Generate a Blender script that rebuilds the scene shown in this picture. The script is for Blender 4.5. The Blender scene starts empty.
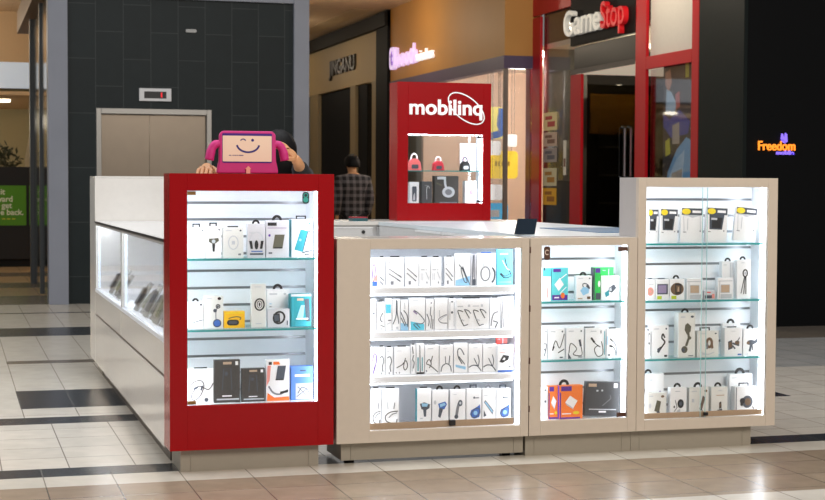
import bpy, bmesh, math, random
from mathutils import Vector, Matrix
random.seed(7)
SC = bpy.context.scene
COL = SC.collection
PI = math.pi

# ------------------------------------------------------------------ camera
F_PX = 1568.58
YAW, PITCH, ROLL = (math.radians(a) for a in (16.3904, 2.3616, 0.2562))
CAM = Vector((-0.9316, -7.0, 1.3))
fwd = Vector((math.sin(YAW) * math.cos(PITCH), math.cos(YAW) * math.cos(PITCH), -math.sin(PITCH)))
rgt0 = Vector((math.cos(YAW), -math.sin(YAW), 0))
upv0 = rgt0.cross(fwd)
rgt = math.cos(ROLL) * rgt0 + math.sin(ROLL) * upv0
upv = -math.sin(ROLL) * rgt0 + math.cos(ROLL) * upv0
cd = bpy.data.cameras.new('camera')
cam = bpy.data.objects.new('camera', cd)
COL.objects.link(cam)
cam.matrix_world = Matrix(((rgt.x, upv.x, -fwd.x, CAM.x), (rgt.y, upv.y, -fwd.y, CAM.y),
                           (rgt.z, upv.z, -fwd.z, CAM.z), (0, 0, 0, 1)))
cd.sensor_width = 36
cd.lens = F_PX / 825 * 36
cd.clip_end = 200
cd.dof.use_dof = True
cd.dof.focus_distance = 7.35
cd.dof.aperture_fstop = 8.0
SC.camera = cam


def at(u, v, ax, val):
    """The world point on the plane ax = val along the sight line of photo pixel (u, v)."""
    d = fwd + rgt * ((u - 412.5) / F_PX) + upv * ((250 - v) / F_PX)
    i = 'xyz'.index(ax)
    t = (val - CAM[i]) / d[i]
    return CAM + d * t


# ------------------------------------------------------------------ materials
def lin(c):
    return tuple((x / 12.92 if x <= 0.04045 else ((x + 0.055) / 1.055) ** 2.4) for x in (v / 255 for v in c))


MATS = {}


def mat(name, rgb, rough=0.5, metal=0.0, emit=0.0, var=0.04, scale=25, spec=0.5, coat=0.0, alpha=None):
    """A procedural material: base colour broken up by faint noise."""
    if name in MATS:
        return MATS[name]
    m = bpy.data.materials.new(name)
    m.use_nodes = True
    nt = m.node_tree
    b = nt.nodes['Principled BSDF']
    c = lin(rgb)
    b.inputs['Roughness'].default_value = rough
    b.inputs['Metallic'].default_value = metal
    b.inputs['Specular IOR Level'].default_value = spec
    b.inputs['Coat Weight'].default_value = coat
    b.inputs['Coat Roughness'].default_value = 0.08
    n = nt.nodes.new('ShaderNodeTexNoise')
    n.inputs['Scale'].default_value = scale
    n.inputs['Detail'].default_value = 2
    g = nt.nodes.new('ShaderNodeNewGeometry')
    nt.links.new(g.outputs['Position'], n.inputs['Vector'])
    mx = nt.nodes.new('ShaderNodeMix')
    mx.data_type = 'RGBA'
    nt.links.new(n.outputs['Fac'], mx.inputs['Factor'])
    mx.inputs[6].default_value = tuple(x * (1 - var) for x in c) + (1,)
    mx.inputs[7].default_value = tuple(min(1, x * (1 + var)) for x in c) + (1,)
    nt.links.new(mx.outputs[2], b.inputs['Base Color'])
    if emit:
        b.inputs['Emission Color'].default_value = c + (1,)
        b.inputs['Emission Strength'].default_value = emit
    MATS[name] = m
    return m


def glass(name, rgb=(255, 255, 255), gloss=0.06, tint=1.0):
    if name in MATS:
        return MATS[name]
    m = bpy.data.materials.new(name)
    m.use_nodes = True
    nt = m.node_tree
    nt.nodes.remove(nt.nodes['Principled BSDF'])
    out = nt.nodes['Material Output']
    tr = nt.nodes.new('ShaderNodeBsdfTransparent')
    tr.inputs['Color'].default_value = tuple(x * tint for x in lin(rgb)) + (1,)
    gl = nt.nodes.new('ShaderNodeBsdfGlossy')
    gl.inputs['Roughness'].default_value = 0.03
    lw = nt.nodes.new('ShaderNodeLayerWeight')
    lw.inputs['Blend'].default_value = 0.25
    mt = nt.nodes.new('ShaderNodeMath')
    mt.operation = 'MULTIPLY_ADD'
    mt.inputs[1].default_value = 0.35
    mt.inputs[2].default_value = gloss * 0.3
    nt.links.new(lw.outputs['Fresnel'], mt.inputs[0])
    mx = nt.nodes.new('ShaderNodeMixShader')
    nt.links.new(mt.outputs[0], mx.inputs[0])
    nt.links.new(tr.outputs[0], mx.inputs[1])
    nt.links.new(gl.outputs[0], mx.inputs[2])
    nt.links.new(mx.outputs[0], out.inputs['Surface'])
    MATS[name] = m
    return m


def tiles(name, c1, c2, mortar, bw, rh, ox=0.0, oy=0.0, ms=0.003, rough=0.25, spec=0.5, offset=0.0, axes='xy', var=0.0, stain=0.0):
    """Procedural tiles in world coordinates."""
    if name in MATS:
        return MATS[name]
    m = bpy.data.materials.new(name)
    m.use_nodes = True
    nt = m.node_tree
    b = nt.nodes['Principled BSDF']
    b.inputs['Roughness'].default_value = rough
    b.inputs['Specular IOR Level'].default_value = spec
    g = nt.nodes.new('ShaderNodeNewGeometry')
    sp = nt.nodes.new('ShaderNodeSeparateXYZ')
    cb = nt.nodes.new('ShaderNodeCombineXYZ')
    nt.links.new(g.outputs['Position'], sp.inputs[0])
    for k in (0, 1):
        ad = nt.nodes.new('ShaderNodeMath')
        ad.operation = 'SUBTRACT'
        ad.inputs[1].default_value = (ox, oy)[k]
        nt.links.new(sp.outputs['XYZ'.index(axes[k].upper())], ad.inputs[0])
        nt.links.new(ad.outputs[0], cb.inputs[k])
    br = nt.nodes.new('ShaderNodeTexBrick')
    br.offset = offset
    br.squash = 1.0
    nt.links.new(cb.outputs[0], br.inputs['Vector'])
    br.inputs['Color1'].default_value = lin(c1) + (1,)
    br.inputs['Color2'].default_value = lin(c2) + (1,)
    br.inputs['Mortar'].default_value = lin(mortar) + (1,)
    br.inputs['Scale'].default_value = 1.0
    br.inputs['Brick Width'].default_value = bw
    br.inputs['Row Height'].default_value = rh
    br.inputs['Mortar Size'].default_value = ms
    br.inputs['Mortar Smooth'].default_value = 0.1
    br.inputs['Bias'].default_value = 0.0
    n = nt.nodes.new('ShaderNodeTexNoise')
    n.inputs['Scale'].default_value = 6
    n.inputs['Detail'].default_value = 5
    nt.links.new(g.outputs['Position'], n.inputs['Vector'])
    mx = nt.nodes.new('ShaderNodeMix')
    mx.data_type = 'RGBA'
    mx.blend_type = 'MULTIPLY'
    mx.inputs['Factor'].default_value = 0.25 + stain
    nt.links.new(br.outputs['Color'], mx.inputs[6])
    nt.links.new(n.outputs['Color'], mx.inputs[7])
    hs = nt.nodes.new('ShaderNodeHueSaturation')
    hs.inputs['Saturation'].default_value = 0.0
    hs.inputs['Value'].default_value = 1.9
    nt.links.new(n.outputs['Color'], hs.inputs['Color'])
    nt.links.new(hs.outputs[0], mx.inputs[7])
    nt.links.new(mx.outputs[2], b.inputs['Base Color'])
    MATS[name] = m
    return m


# ------------------------------------------------------------------ mesh builder
class MB:
    def __init__(self):
        self.v, self.f, self.mi = [], [], []

    def add(self, vs, fs, mi=0):
        o = len(self.v)
        self.v += [tuple(p) for p in vs]
        self.f += [tuple(i + o for i in q) for q in fs]
        self.mi += [mi] * len(fs)
        return self

    def box(self, x0, y0, z0, x1, y1, z1, mi=0):
        x0, x1 = min(x0, x1), max(x0, x1)
        y0, y1 = min(y0, y1), max(y0, y1)
        z0, z1 = min(z0, z1), max(z0, z1)
        return self.add([(x0, y0, z0), (x1, y0, z0), (x1, y1, z0), (x0, y1, z0), (x0, y0, z1), (x1, y0, z1), (x1, y1, z1), (x0, y1, z1)],
                        [(0, 3, 2, 1), (4, 5, 6, 7), (0, 1, 5, 4), (1, 2, 6, 5), (2, 3, 7, 6), (3, 0, 4, 7)], mi)

    def prism(self, pts, y0, y1, mi=0):
        """pts in x,z, extruded along y."""
        n = len(pts)
        vs = [(p[0], y0, p[1]) for p in pts] + [(p[0], y1, p[1]) for p in pts]
        fs = [tuple(range(n)), tuple(range(2 * n - 1, n - 1, -1))]
        fs += [(i, i + n, (i + 1) % n + n, (i + 1) % n) for i in range(n)]
        return self.add(vs, fs, mi)

    def flat(self, pts, y, mi=0):
        return self.add([(p[0], y, p[1]) for p in pts], [tuple(range(len(pts)))], mi)

    def stroke(self, pts, w, y, mi=0, th=0.0006):
        """A ribbon in the x,z plane, with a hair of thickness."""
        n = len(pts)
        L, R_ = [], []
        for i in range(n):
            a, b = pts[max(0, i - 1)], pts[min(n - 1, i + 1)]
            dx, dz = b[0] - a[0], b[1] - a[1]
            l = math.hypot(dx, dz) or 1
            nx, nz = -dz / l * w / 2, dx / l * w / 2
            L.append((pts[i][0] + nx, y, pts[i][1] + nz))
            R_.append((pts[i][0] - nx, y, pts[i][1] - nz))
        return self.add(L + R_, [(i, i + 1, n + i + 1, n + i) for i in range(n - 1)], mi)

    def tube(self, pts, r, mi=0, seg=8, closed=False):
        n = len(pts)
        P = [Vector(p) for p in pts]
        rs = r if isinstance(r, (list, tuple)) else [r] * n
        vs = []
        ref = None
        for i in range(n):
            a = P[(i - 1) % n] if closed else P[max(0, i - 1)]
            b = P[(i + 1) % n] if closed else P[min(n - 1, i + 1)]
            t = (b - a).normalized()
            if ref is None:
                ref = Vector((0, 0, 1)) if abs(t.z) < 0.9 else Vector((1, 0, 0))
            u = (ref - t * ref.dot(t)).normalized()
            w = t.cross(u)
            ref = u
            for k in range(seg):
                an = 2 * PI * k / seg
                vs.append(P[i] + (u * math.cos(an) + w * math.sin(an)) * rs[i])
        fs = []
        for i in range(n if closed else n - 1):
            j = (i + 1) % n
            for k in range(seg):
                fs.append((i * seg + k, i * seg + (k + 1) % seg, j * seg + (k + 1) % seg, j * seg + k))
        if not closed:
            fs += [tuple(range(seg - 1, -1, -1)), tuple(range((n - 1) * seg, n * seg))]
        return self.add(vs, fs, mi)

    def ball(self, c, rx, ry, rz, mi=0, n=12, m=8, cut=-1.0):
        vs, fs = [], []
        for i in range(m + 1):
            a = -PI / 2 + PI * i / m
            z = max(math.sin(a), cut)
            for k in range(n):
                b = 2 * PI * k / n
                vs.append((c[0] + rx * math.cos(a) * math.cos(b), c[1] + ry * math.cos(a) * math.sin(b), c[2] + rz * z))
        for i in range(m):
            for k in range(n):
                fs.append((i * n + k, i * n + (k + 1) % n, (i + 1) * n + (k + 1) % n, (i + 1) * n + k))
        return self.add(vs, fs, mi)

    def build(self, name, mats, parent=None, bevel=0.0, smooth=False, loc=None, weld=False):
        me = bpy.data.meshes.new(name)
        me.from_pydata(self.v, [], self.f)
        if not isinstance(mats, (list, tuple)):
            mats = [mats]
        for m in mats:
            me.materials.append(m)
        me.polygons.foreach_set('material_index', self.mi)
        if smooth:
            me.polygons.foreach_set('use_smooth', [True] * len(me.polygons))
        bm = bmesh.new()
        bm.from_mesh(me)
        if weld:
            bmesh.ops.remove_doubles(bm, verts=bm.verts, dist=1e-5)
        bmesh.ops.recalc_face_normals(bm, faces=bm.faces)
        bm.to_mesh(me)
        bm.free()
        o = bpy.data.objects.new(name, me)
        COL.objects.link(o)
        if parent:
            o.parent = parent
        if loc:
            o.location = loc
        if bevel:
            b = o.modifiers.new('bevel', 'BEVEL')
            b.width = bevel
            b.segments = 2
            b.limit_method = 'ANGLE'
        return o


def thing(name, label, cat, loc=(0, 0, 0), rz=0, group=None):
    o = bpy.data.objects.new(name, None)
    COL.objects.link(o)
    o.empty_display_size = 0.05
    o.location = loc
    o.rotation_euler = (0, 0, rz)
    return tag(o, label, cat, group)


def tag(o, label, cat, group=None):
    o['label'] = label
    o['category'] = cat
    if group:
        o['group'] = group
    return o


def struct(o, label=None, cat=None):
    o['kind'] = 'structure'
    if label:
        o['label'] = label
    if cat:
        o['category'] = cat
    return o


def text(name, body, mat_, parent, loc, size, rot=(PI / 2, 0, 0), sx=1.0, ext=0.002, off=0.0, align='LEFT', fit=None, shear=0.0, space=1.0):
    cu = bpy.data.curves.new(name, 'FONT')
    cu.body = body
    cu.size = size
    cu.extrude = ext
    cu.offset = off
    cu.align_x = align
    cu.shear = shear
    cu.space_character = space
    cu.materials.append(mat_)
    o = bpy.data.objects.new(name, cu)
    COL.objects.link(o)
    if parent:
        o.parent = parent
    o.location = loc
    o.rotation_euler = rot
    o.scale = (sx, 1, 1)
    if fit:
        bpy.context.view_layer.update()
        o.scale = (fit[0] / o.dimensions.x * o.scale.x, (fit[1] / o.dimensions.y) if fit[1] else 1, 1)
    return o


def curve(pts, n=6, closed=False):
    """Catmull-Rom through pts (2-D or 3-D)."""
    P = [Vector(p) if len(p) == 3 else Vector((p[0], p[1], 0)) for p in pts]
    d = len(pts[0])
    out = []
    m = len(P)
    for i in range(m if closed else m - 1):
        if closed:
            a, b, c, e = P[(i - 1) % m], P[i], P[(i + 1) % m], P[(i + 2) % m]
        else:
            a, b, c, e = P[max(0, i - 1)], P[i], P[i + 1], P[min(m - 1, i + 2)]
        for k in range(n):
            t = k / n
            q = 0.5 * ((2 * b) + (c - a) * t + (2 * a - 5 * b + 4 * c - e) * t * t + (3 * b - a - 3 * c + e) * t ** 3)
            out.append(tuple(q)[:d])
    if not closed:
        out.append(tuple(P[-1])[:d])
    return out


def ell(cx, cy, rx, ry, n=20, a0=0, a1=2 * PI, rot=0.0):
    out = []
    for k in range(n + 1):
        a = a0 + (a1 - a0) * k / n
        x, y = rx * math.cos(a), ry * math.sin(a)
        out.append((cx + x * math.cos(rot) - y * math.sin(rot), cy + x * math.sin(rot) + y * math.cos(rot)))
    return out


def rrect(x0, z0, x1, z1, r, n=5):
    out = []
    for cx, cz, a in ((x1 - r, z1 - r, 0), (x0 + r, z1 - r, PI / 2), (x0 + r, z0 + r, PI), (x1 - r, z0 + r, 1.5 * PI)):
        for k in range(n + 1):
            b = a + PI / 2 * k / n
            out.append((cx + r * math.cos(b), cz + r * math.sin(b)))
    return out


# palette
WHITE = mat('white_laminate', (226, 222, 216), 0.22, coat=0.3)
FRONT = mat('white_laminate_warm_light', (208, 195, 180), 0.3, coat=0.15)  # white laminate; warm light and shade of the fronts put into its colour
RED = mat('red_acrylic', (158, 3, 12), 0.25, coat=0.08, var=0.03, spec=.22)
KICK = mat('taupe_kick', (158, 150, 136), 0.4)
LINER = mat('white_liner', (236, 238, 242), 0.4, var=0.015)
SLATM = mat('slat_aluminium', (150, 152, 156), 0.3, metal=0.7)
LED = mat('led_strip', (240, 247, 255), 0.5, emit=10.0, var=0.0)
LEDS = mat('led_strip_soft', (240, 247, 255), 0.5, emit=22.0, var=0.0)
LEDV = mat('led_strip_faint', (226, 238, 252), 0.5, emit=0.9, var=0.0)
LEDT = mat('led_strip_slim', (240, 247, 255), 0.5, emit=6.5, var=0.0)
EDGE = mat('glass_edge_teal', (62, 160, 158), 0.15)
PANE = glass('door_glass', gloss=0.05)
SHELFG = glass('shelf_glass', (236, 250, 250), gloss=0.1)
TRACK = mat('tan_track', (176, 150, 122), 0.4)
BRASS = mat('brass_hinge', (150, 110, 60), 0.35, metal=0.6)
BROWN = mat('bronze_hinge', (92, 62, 50), 0.4, metal=0.3)
BLACK = mat('black_plastic', (22, 22, 24), 0.45)
DARK = mat('dark_gap', (14, 14, 15), 0.8)
STEEL = mat('brushed_steel', (124, 114, 102), 0.32, metal=0.9, var=0.06, scale=8)
CHROME = mat('chrome', (210, 210, 212), 0.15, metal=1.0)
# ------------------------------------------------------------------ kiosk display cases
def display_case(name, label, x0, x1, ztop, ox0, ox1, oz0, oz1, depth, fmat, smat, kick, shelves, shelf_kind, slat_z, clad=0.03, led=None, kz0=0.0, glass_split=None):
    t = thing(name, label, 'display case', (x0, 0, 0))
    W_ = x1 - x0
    a0, a1 = ox0 - x0, ox1 - x0
    zb = 0.104
    ft = 0.022
    m = MB()
    # one continuous ring for the face, with bevelled reveal
    m.box(0, 0, zb, a0, ft, ztop); m.box(a1, 0, zb, W_, ft, ztop)
    m.box(a0, 0, zb, a1, ft, oz0); m.box(a0, 0, oz1, a1, ft, ztop)
    m.build('front_frame', fmat, t, bevel=0.0012)
    s = MB()
    w = 0.018
    s.box(0, ft, zb, w, clad, ztop); s.box(W_ - w, ft, zb, W_, clad, ztop)
    s.box(w, ft, ztop - w, W_ - w, clad, ztop); s.box(w, ft, zb, W_ - w, clad, zb + w)
    s.build('cladding', fmat, t)
    if depth > clad:
        b = MB()
        ci = .045 if clad > .1 else 0
        b.box(ci, clad, zb, ci + w, depth, ztop); b.box(W_ - w, clad, zb, W_, depth, ztop)
        b.box(ci + w, clad, ztop - w, W_ - w, depth, ztop); b.box(ci + w, clad, zb, W_ - w, depth, zb + w)
        b.build('carcass', smat, t)
    l = MB()
    iz0, iz1 = oz0 - 0.006, min(ztop - 0.03, oz1 + 0.02)
    ix0, ix1 = max(w, a0 - 0.014), min(W_ - w, a1 + 0.014)
    l.box(ix0 - 0.004, ft, iz0 - 0.012, ix1 + 0.004, depth - 0.02, iz0)             # deck
    l.box(ix0 - 0.004, ft, iz1, ix1 + 0.004, depth - 0.02, iz1 + 0.004)
    l.box(ix0 - 0.005, ft, iz0, ix0, depth - 0.02, iz1); l.box(ix1, ft, iz0, ix1 + 0.005, depth - 0.02, iz1)
    l.build('liner', LINER, t)
    yb = depth - 0.02
    p = MB()
    z = iz0
    gs = sorted(q for q in slat_z if iz0 + 0.01 < q < iz1 - 0.01)
    for g in gs + [iz1]:
        top = g - 0.006 if g != iz1 else iz1
        p.box(ix0, yb - 0.012, z, ix1, yb, top)
        if g != iz1:
            p.box(ix0, yb - 0.003, top, ix1, yb, top + 0.012, 1)
            p.box(ix0, yb - 0.011, top, ix1, yb - 0.003, top + 0.002, 1)
        z = top + 0.012
    p.build('slatwall', [LINER, SLATM], t)
    k = MB()
    k0, k1 = kick
    k.box(k0 - x0, 0.05, kz0, k1 - x0, 0.07, zb - 0.001)
    k.box(k0 - x0, 0.07, kz0, k0 - x0 + 0.02, depth - 0.02, zb - 0.001); k.box(k1 - x0 - 0.02, 0.07, kz0, k1 - x0, depth - 0.02, zb - 0.001)
    k.box(k0 - x0 + 0.045, 0.047, kz0 + 0.002, k0 - x0 + 0.048, 0.05, zb - 0.004); k.box(k1 - x0 - 0.048, 0.047, kz0 + 0.002, k1 - x0 - 0.045, 0.05, zb - 0.004)
    k.build('kick_base', KICK, t)
    if kz0 > 0:
        for cx in (k0 - x0 + 0.06, k1 - x0 - 0.06):
            f = MB()
            f.box(cx - 0.02, 0.12, 0, cx + 0.02, 0.16, zb - 0.002)
            f.build('foot', BLACK, t)
    # LED bars on the side walls and behind the header
    for lx0, lx1, nm in ((ix1 - 0.011, ix1, 'led_strip'), (ix0, ix0 + 0.011, 'led_strip')):
        q = MB()
        q.box(lx0, 0.032, iz0 + 0.004, lx1, 0.085, iz1 - 0.004)
        q.build(nm, led or LED, t)
    q = MB()
    q.box(ix0 + 0.02, 0.032, iz1 - 0.008, ix1 - 0.02, 0.075, iz1)
    q.build('led_strip', led or LED, t)
    for sz in shelves:
        if shelf_kind == 'glass':
            g = MB()
            g.box(ix0 + 0.012, 0.045, sz - 0.008, ix1 - 0.012, yb - 0.013, sz)
            sh = g.build('glass_shelf', SHELFG, t)
            e = MB()
            e.box(ix0 + 0.012, 0.043, sz - 0.0085, ix1 - 0.012, 0.046, sz + 0.0005)
            e.build('polished_edge', EDGE, sh)
            for bx in (ix0 + 0.02, ix1 - 0.05):
                br = MB()
                br.box(bx, yb - 0.05, sz - 0.014, bx + 0.03, yb - 0.012, sz - 0.0085)
                br.build('shelf_bracket', CHROME, sh)
        else:
            g = MB()
            g.box(ix0 + 0.002, 0.045, sz - 0.03, ix1 - 0.012, yb - 0.013, sz)
            g.build('shelf', LINER, t, bevel=0.002)
    # doors
    sp = [a0 + 0.001, a1 - 0.001] if not glass_split else [a0 + 0.001, glass_split - x0, a1 - 0.001]
    for i in range(len(sp) - 1):
        g = MB()
        yy = 0.0225 if i == 0 else 0.0275
        o0, o1 = sp[i] - (0.012 if i else 0), sp[i + 1] + (0.012 if i == 0 and glass_split else 0)
        g.box(max(o0, ix0 + .001), yy, oz0 + 0.001, min(o1, ix1 - .001), yy + 0.004, oz1 - 0.001)
        d = g.build('glass_door', PANE, t)
        if glass_split:
            xe = min(o1, ix1 - .001) if i == 0 else max(o0, ix0 + .001)
            g = MB(); g.box(xe - .001, yy - .0004, oz0 + .002, xe + .001, yy + .0044, oz1 - .002)
            g.build('polished_edge', mat('door_edge', (176, 214, 212), .2), d)
    return t


def small_block(name, m_, parent, x0, y0, z0, x1, y1, z1, bevel=0.001):
    b = MB()
    b.box(x0, y0, z0, x1, y1, z1)
    return b.build(name, m_, parent, bevel=bevel)


# red case -----------------------------------------------------------
pz = lambda v, y, u=250: at(u, v, 'y', y).z
red_sl = [pz(v, .33) for v in (202.7, 219.3, 236.2, 253.2, 270.2, 287.3, 304.3, 321, 337.8, 354.8, 371.8, 388.8)]
red_case = display_case('red_display_case', 'tall red display case of boxed phone accessories on the front left kiosk corner', 0, 0.752, 1.349, 0.079, 0.678, 0.307, 1.271,
                        0.36, RED, WHITE, (0.054, 0.692), [0.964, 0.642], 'glass', red_sl, clad=0.196)
small_block('gold_hinge', BRASS, red_case, .081, .012, 1.252, .119, .0222, 1.269)
small_block('gold_hinge', BRASS, red_case, .081, .012, .309, .119, .0222, .326)
stk = MB()
stk.flat(rrect(.608, 1.213, .640, 1.268, .015), .0221)
s_ = stk.build('teal_sticker', mat('sticker_dark', (36, 66, 72), .5), red_case)
stk = MB()
stk.flat(ell(.624, 1.232, .012, .012), .0218); stk.stroke(ell(.624, 1.252, .009, .009), .004, .0218)
stk.build('emblem', mat('sticker_teal', (60, 190, 180), .5), s_)

# cable case ---------------------------------------------------------
mid = display_case('white_display_case', 'wide white display case of packed charging cables beside the red case', .766, 1.708, 1.052, .925, 1.668, .159, 1.004,
                   .36, FRONT, WHITE, (.80, 1.70), [], 'board', [], led=LEDT, kz0=0.018)
# slanted plain back is covered by four stepped shelves
MID_SH = []
for v in (286.5, 330.5, 374.5):
    MID_SH.append(at(440, v, 'y', .06).z)
for k_, z_ in enumerate(MID_SH):
    sh_ = MB(); sh_.box(.925 - .766 - .012, .045, z_ - .032, 1.668 - .766 + .002, .327, z_)
    sh_ = sh_.build('shelf', LINER, mid, bevel=.003)
    small_block('led_strip', mat('shelf_fill_strip', (240, 247, 255), .5, emit=4.0, var=0), sh_, .925 - .766, .06, z_ - .040, 1.668 - .766 - .02, .085, z_ - .0325, bevel=0)  # glowing strips added under the shelves to brighten the packs
tr = MB()
tr.box(.16, .0275, .159, .49, .034, .190); tr.build('door_track', TRACK, mid)
tr = MB()
tr.box(.49, .0325, .159, .88, .039, .190); tr.build('door_track', TRACK, mid)
small_block('lock', BLACK, mid, 0.552, -.004 + .012, .168, .580, .0262, .194)
small_block('edge_trim', mat('trim_aluminium', (150, 140, 130), .35, metal=.5), mid, .157, .006, 1.0035, .904, .021, 1.009, bevel=0)

# small case ---------------------------------------------------------
sm_sl = [pz(v, .20, 580) for v in (258.5, 275.2, 291.9, 307, 323, 339, 371, 387, 403)]
small = display_case('white_display_case', 'narrow white display case of chargers with bronze hinges next to the tall white case', 1.712, 2.268, 1.052, 1.772, 2.222, .174, 1.015,
                     .225, FRONT, WHITE, (1.712, 2.262), [.742, .459], 'glass', sm_sl, led=LEDT)
for hx, hz in ((.462, .985), (.462, .176)):
    small_block('bronze_hinge', BROWN, small, hx, .012, hz, hx + .046, .0222, hz + .022)
lk = MB()
lk.flat(rrect(.066 + .012, .945, .066 + .044, 1.01, .012), .0221)
lk_ = lk.build('bronze_sticker', BROWN, small)
lk = MB()
lk.stroke(ell(.094, .982, .009, .011, a0=.6, a1=5.5), .004, .0216)
lk.build('emblem', mat('cream_print', (225, 205, 190), .5), lk_)
for z_ in (.22, .45, .7, .98):
    small_block('hinge_knuckle', BROWN, small, -.003, -.002, z_, .003, .01, z_ + .03, bevel=0)

# tall case ----------------------------------------------------------
tl_sl = [pz(v, .20, 700) for v in (199.5, 215.5, 231.5, 247.5, 263.5, 279, 309, 325, 341, 372.5, 388, 403)]
tall = display_case('white_display_case', 'tall white display case of mounts and phone cases on the right kiosk corner', 2.27, 3.027, 1.343, 2.313, 2.974, .157, 1.297,
                    .225, FRONT, mat('white_laminate_side_shade', (184, 178, 176), .3), (2.264, 2.92), [1.019, .737, .449], 'glass', tl_sl, led=LEDT, glass_split=2.64)  # white carcass, with the shade on its side put into a greyer colour
tr = MB()
tr.box(.044, .0275 + .005, .157, .703, .04, .184); tr.build('door_track', TRACK, tall)
small_block('lock', BLACK, tall, .372, .008, .166, .392, .0222, .182)

# ------------------------------------------------------------------ the other kiosk counters
# left counter along x = 0
YL0, YL1 = .362, 3.77
lc = thing('display_counter', 'long white display counter with lit glass windows along the kiosk left side', 'counter', (0, YL0, 0))
L_ = YL1 - YL0
b = MB()
b.box(.0, -.162, .09, .02, L_, .413); b.box(0, -.162, .427, .02, 1.735, .572); b.box(0, 1.745, .427, .02, L_, .572)
b.box(.004, -.162, .41, .02, L_, .43, 1)
b.box(.02, 0, .09, .50, .02, 1.04); b.box(.02, L_ - .02, .09, .50, L_, 1.04)
b.box(.48, .02, .09, .50, L_ - .02, 1.0)
b.box(.02, .02, .09, .48, L_ - .02, .11)
b.build('body', [WHITE, mat('groove_brown', (96, 80, 70), .6)], lc, bevel=.0015)
b = MB()
b.box(.0, -.162, .572, .035, L_, .594); b.box(.02, .02, .55, .48, L_ - .02, .590)
b.build('display_deck', LINER, lc)
b = MB()
b.box(.46, .02, .594, .478, L_ - .02, 1.02)
b.build('inner_back', LINER, lc)
for y0_, y1_ in ((-.162, -.15), (1.69, 1.745), (L_ - .05, L_)):
    small_block('window_post', WHITE, lc, 0, y0_, .594, .03, y1_, 1.036)
for y0_, y1_ in ((-.15, 1.69), (1.745, L_ - .05)):
    small_block('window_pane', PANE, lc, .008, y0_, .594, .013, y1_, 1.036, bevel=0)
    q = MB()
    small_block('strip_cover', WHITE, lc, 0, y0_, 1.022, .03, y1_, 1.0355, bevel=0)  # head piece added to hide the bright line of the strip behind
    q.box(.034, y0_ + .02, 1.024, .075, y1_ - .02, 1.034)
    q.build('led_strip', LEDS, lc)
    q = MB()
    q.box(.016, y1_ - .02, .60, .03, y1_ - .001, 1.01)
    q.build('led_strip', LEDV, lc)
g = MB()
g.box(.0, -.162, 1.040, .042, 0, 1.048); g.box(.0, 0, 1.040, .50, L_, 1.048)
tp = g.build('top_panel', mat('white_glass_top', (232, 234, 236), .12), lc)
e = MB()
e.box(-.003, -.162, 1.036, .004, L_, 1.0485)
e.build('dark_trim', mat('trim_dark', (30, 28, 28), .4), tp)
b = MB()
b.box(.05, .0, 0, .07, L_, .089)
b.build('kick_base', mat('kick_dark', (92, 84, 76), .5), lc)

# tall cabinet behind it
tc = thing('white_cabinet', 'tall plain white cabinet standing at the back left corner of the kiosk', 'cabinet', (0, 3.775, 0))
b = MB()
b.box(0, 0, .09, .85, .02, 1.34); b.box(0, .02, .09, .02, .40, 1.34); b.box(.83, .02, .09, .85, .40, 1.34); b.box(.02, .38, .09, .83, .40, 1.34)
b.build('body', WHITE, tc, bevel=.002)
b = MB(); b.box(0, 0, 1.341, .85, .4, 1.352); b.build('top', WHITE, tc, bevel=.002)
b = MB(); b.box(.05, .05, 0, .80, .38, .089); b.build('kick_base', KICK, tc)

# back counter
WPALE = mat('pale_counter', (212, 212, 212), .35)
bc = thing('back_counter', 'white counter across the back of the kiosk carrying the red tower', 'counter', (.86, 3.55, 0))
b = MB()
b.box(0, 0, .02, 2.165, .60, 1.02)
b.build('body', WPALE, bc, bevel=.002)
b = MB(); b.box(-.01, -.02, 1.021, 2.165, .62, 1.048); b.build('worktop', WHITE, bc, bevel=.002)
for x0_, x1_ in ((.06, 1.02), (1.05, 2.1)):
    d = MB(); d.box(x0_, -.016, .3, x1_, -.001, 1.0)
    dd = d.build('sliding_door', WPALE, bc, bevel=.002)
    d = MB(); d.box(x0_, -.019, 1.0005, x1_, -.001, 1.008); d.build('bright_trim', mat('trim_bright', (245, 246, 248), .3), dd)
    d = MB(); d.tube([(x0_ + .89, -.024, .975), (x0_ + .89, -.0165, .975)], .013); d.build('lock', BLACK, dd)

# right counter
rc = thing('side_counter', 'white counter with pale glass top along the right side of the kiosk', 'counter', (1.92, .375, 0))
b = MB()
b.box(0, 0, .02, 1.10, 3.14, 1.02)
b.build('body', WPALE, rc, bevel=.002)
b = MB(); b.box(-.005, -.0, 1.021, 1.10, 3.14, 1.046); b.build('glass_top', mat('pale_glass_top', (214, 224, 230), .3), rc, bevel=.001)
for y0_, y1_ in ((.1, 1.62), (1.66, 2.2)):
    d = MB(); d.box(-.016, y0_, .3, -.001, y1_, 1.005)
    dd = d.build('sliding_door', WPALE, rc, bevel=.002)
    d = MB(); d.box(-.02, y0_, 1.0055, -.001, y1_, 1.018); d.build('bright_trim', mat('trim_bright', (245, 246, 248), .3), dd)
    d = MB(); d.tube([(-.024, y1_ - .45, .975), (-.0165, y1_ - .45, .975)], .014); d.build('lock', BLACK, dd)

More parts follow.
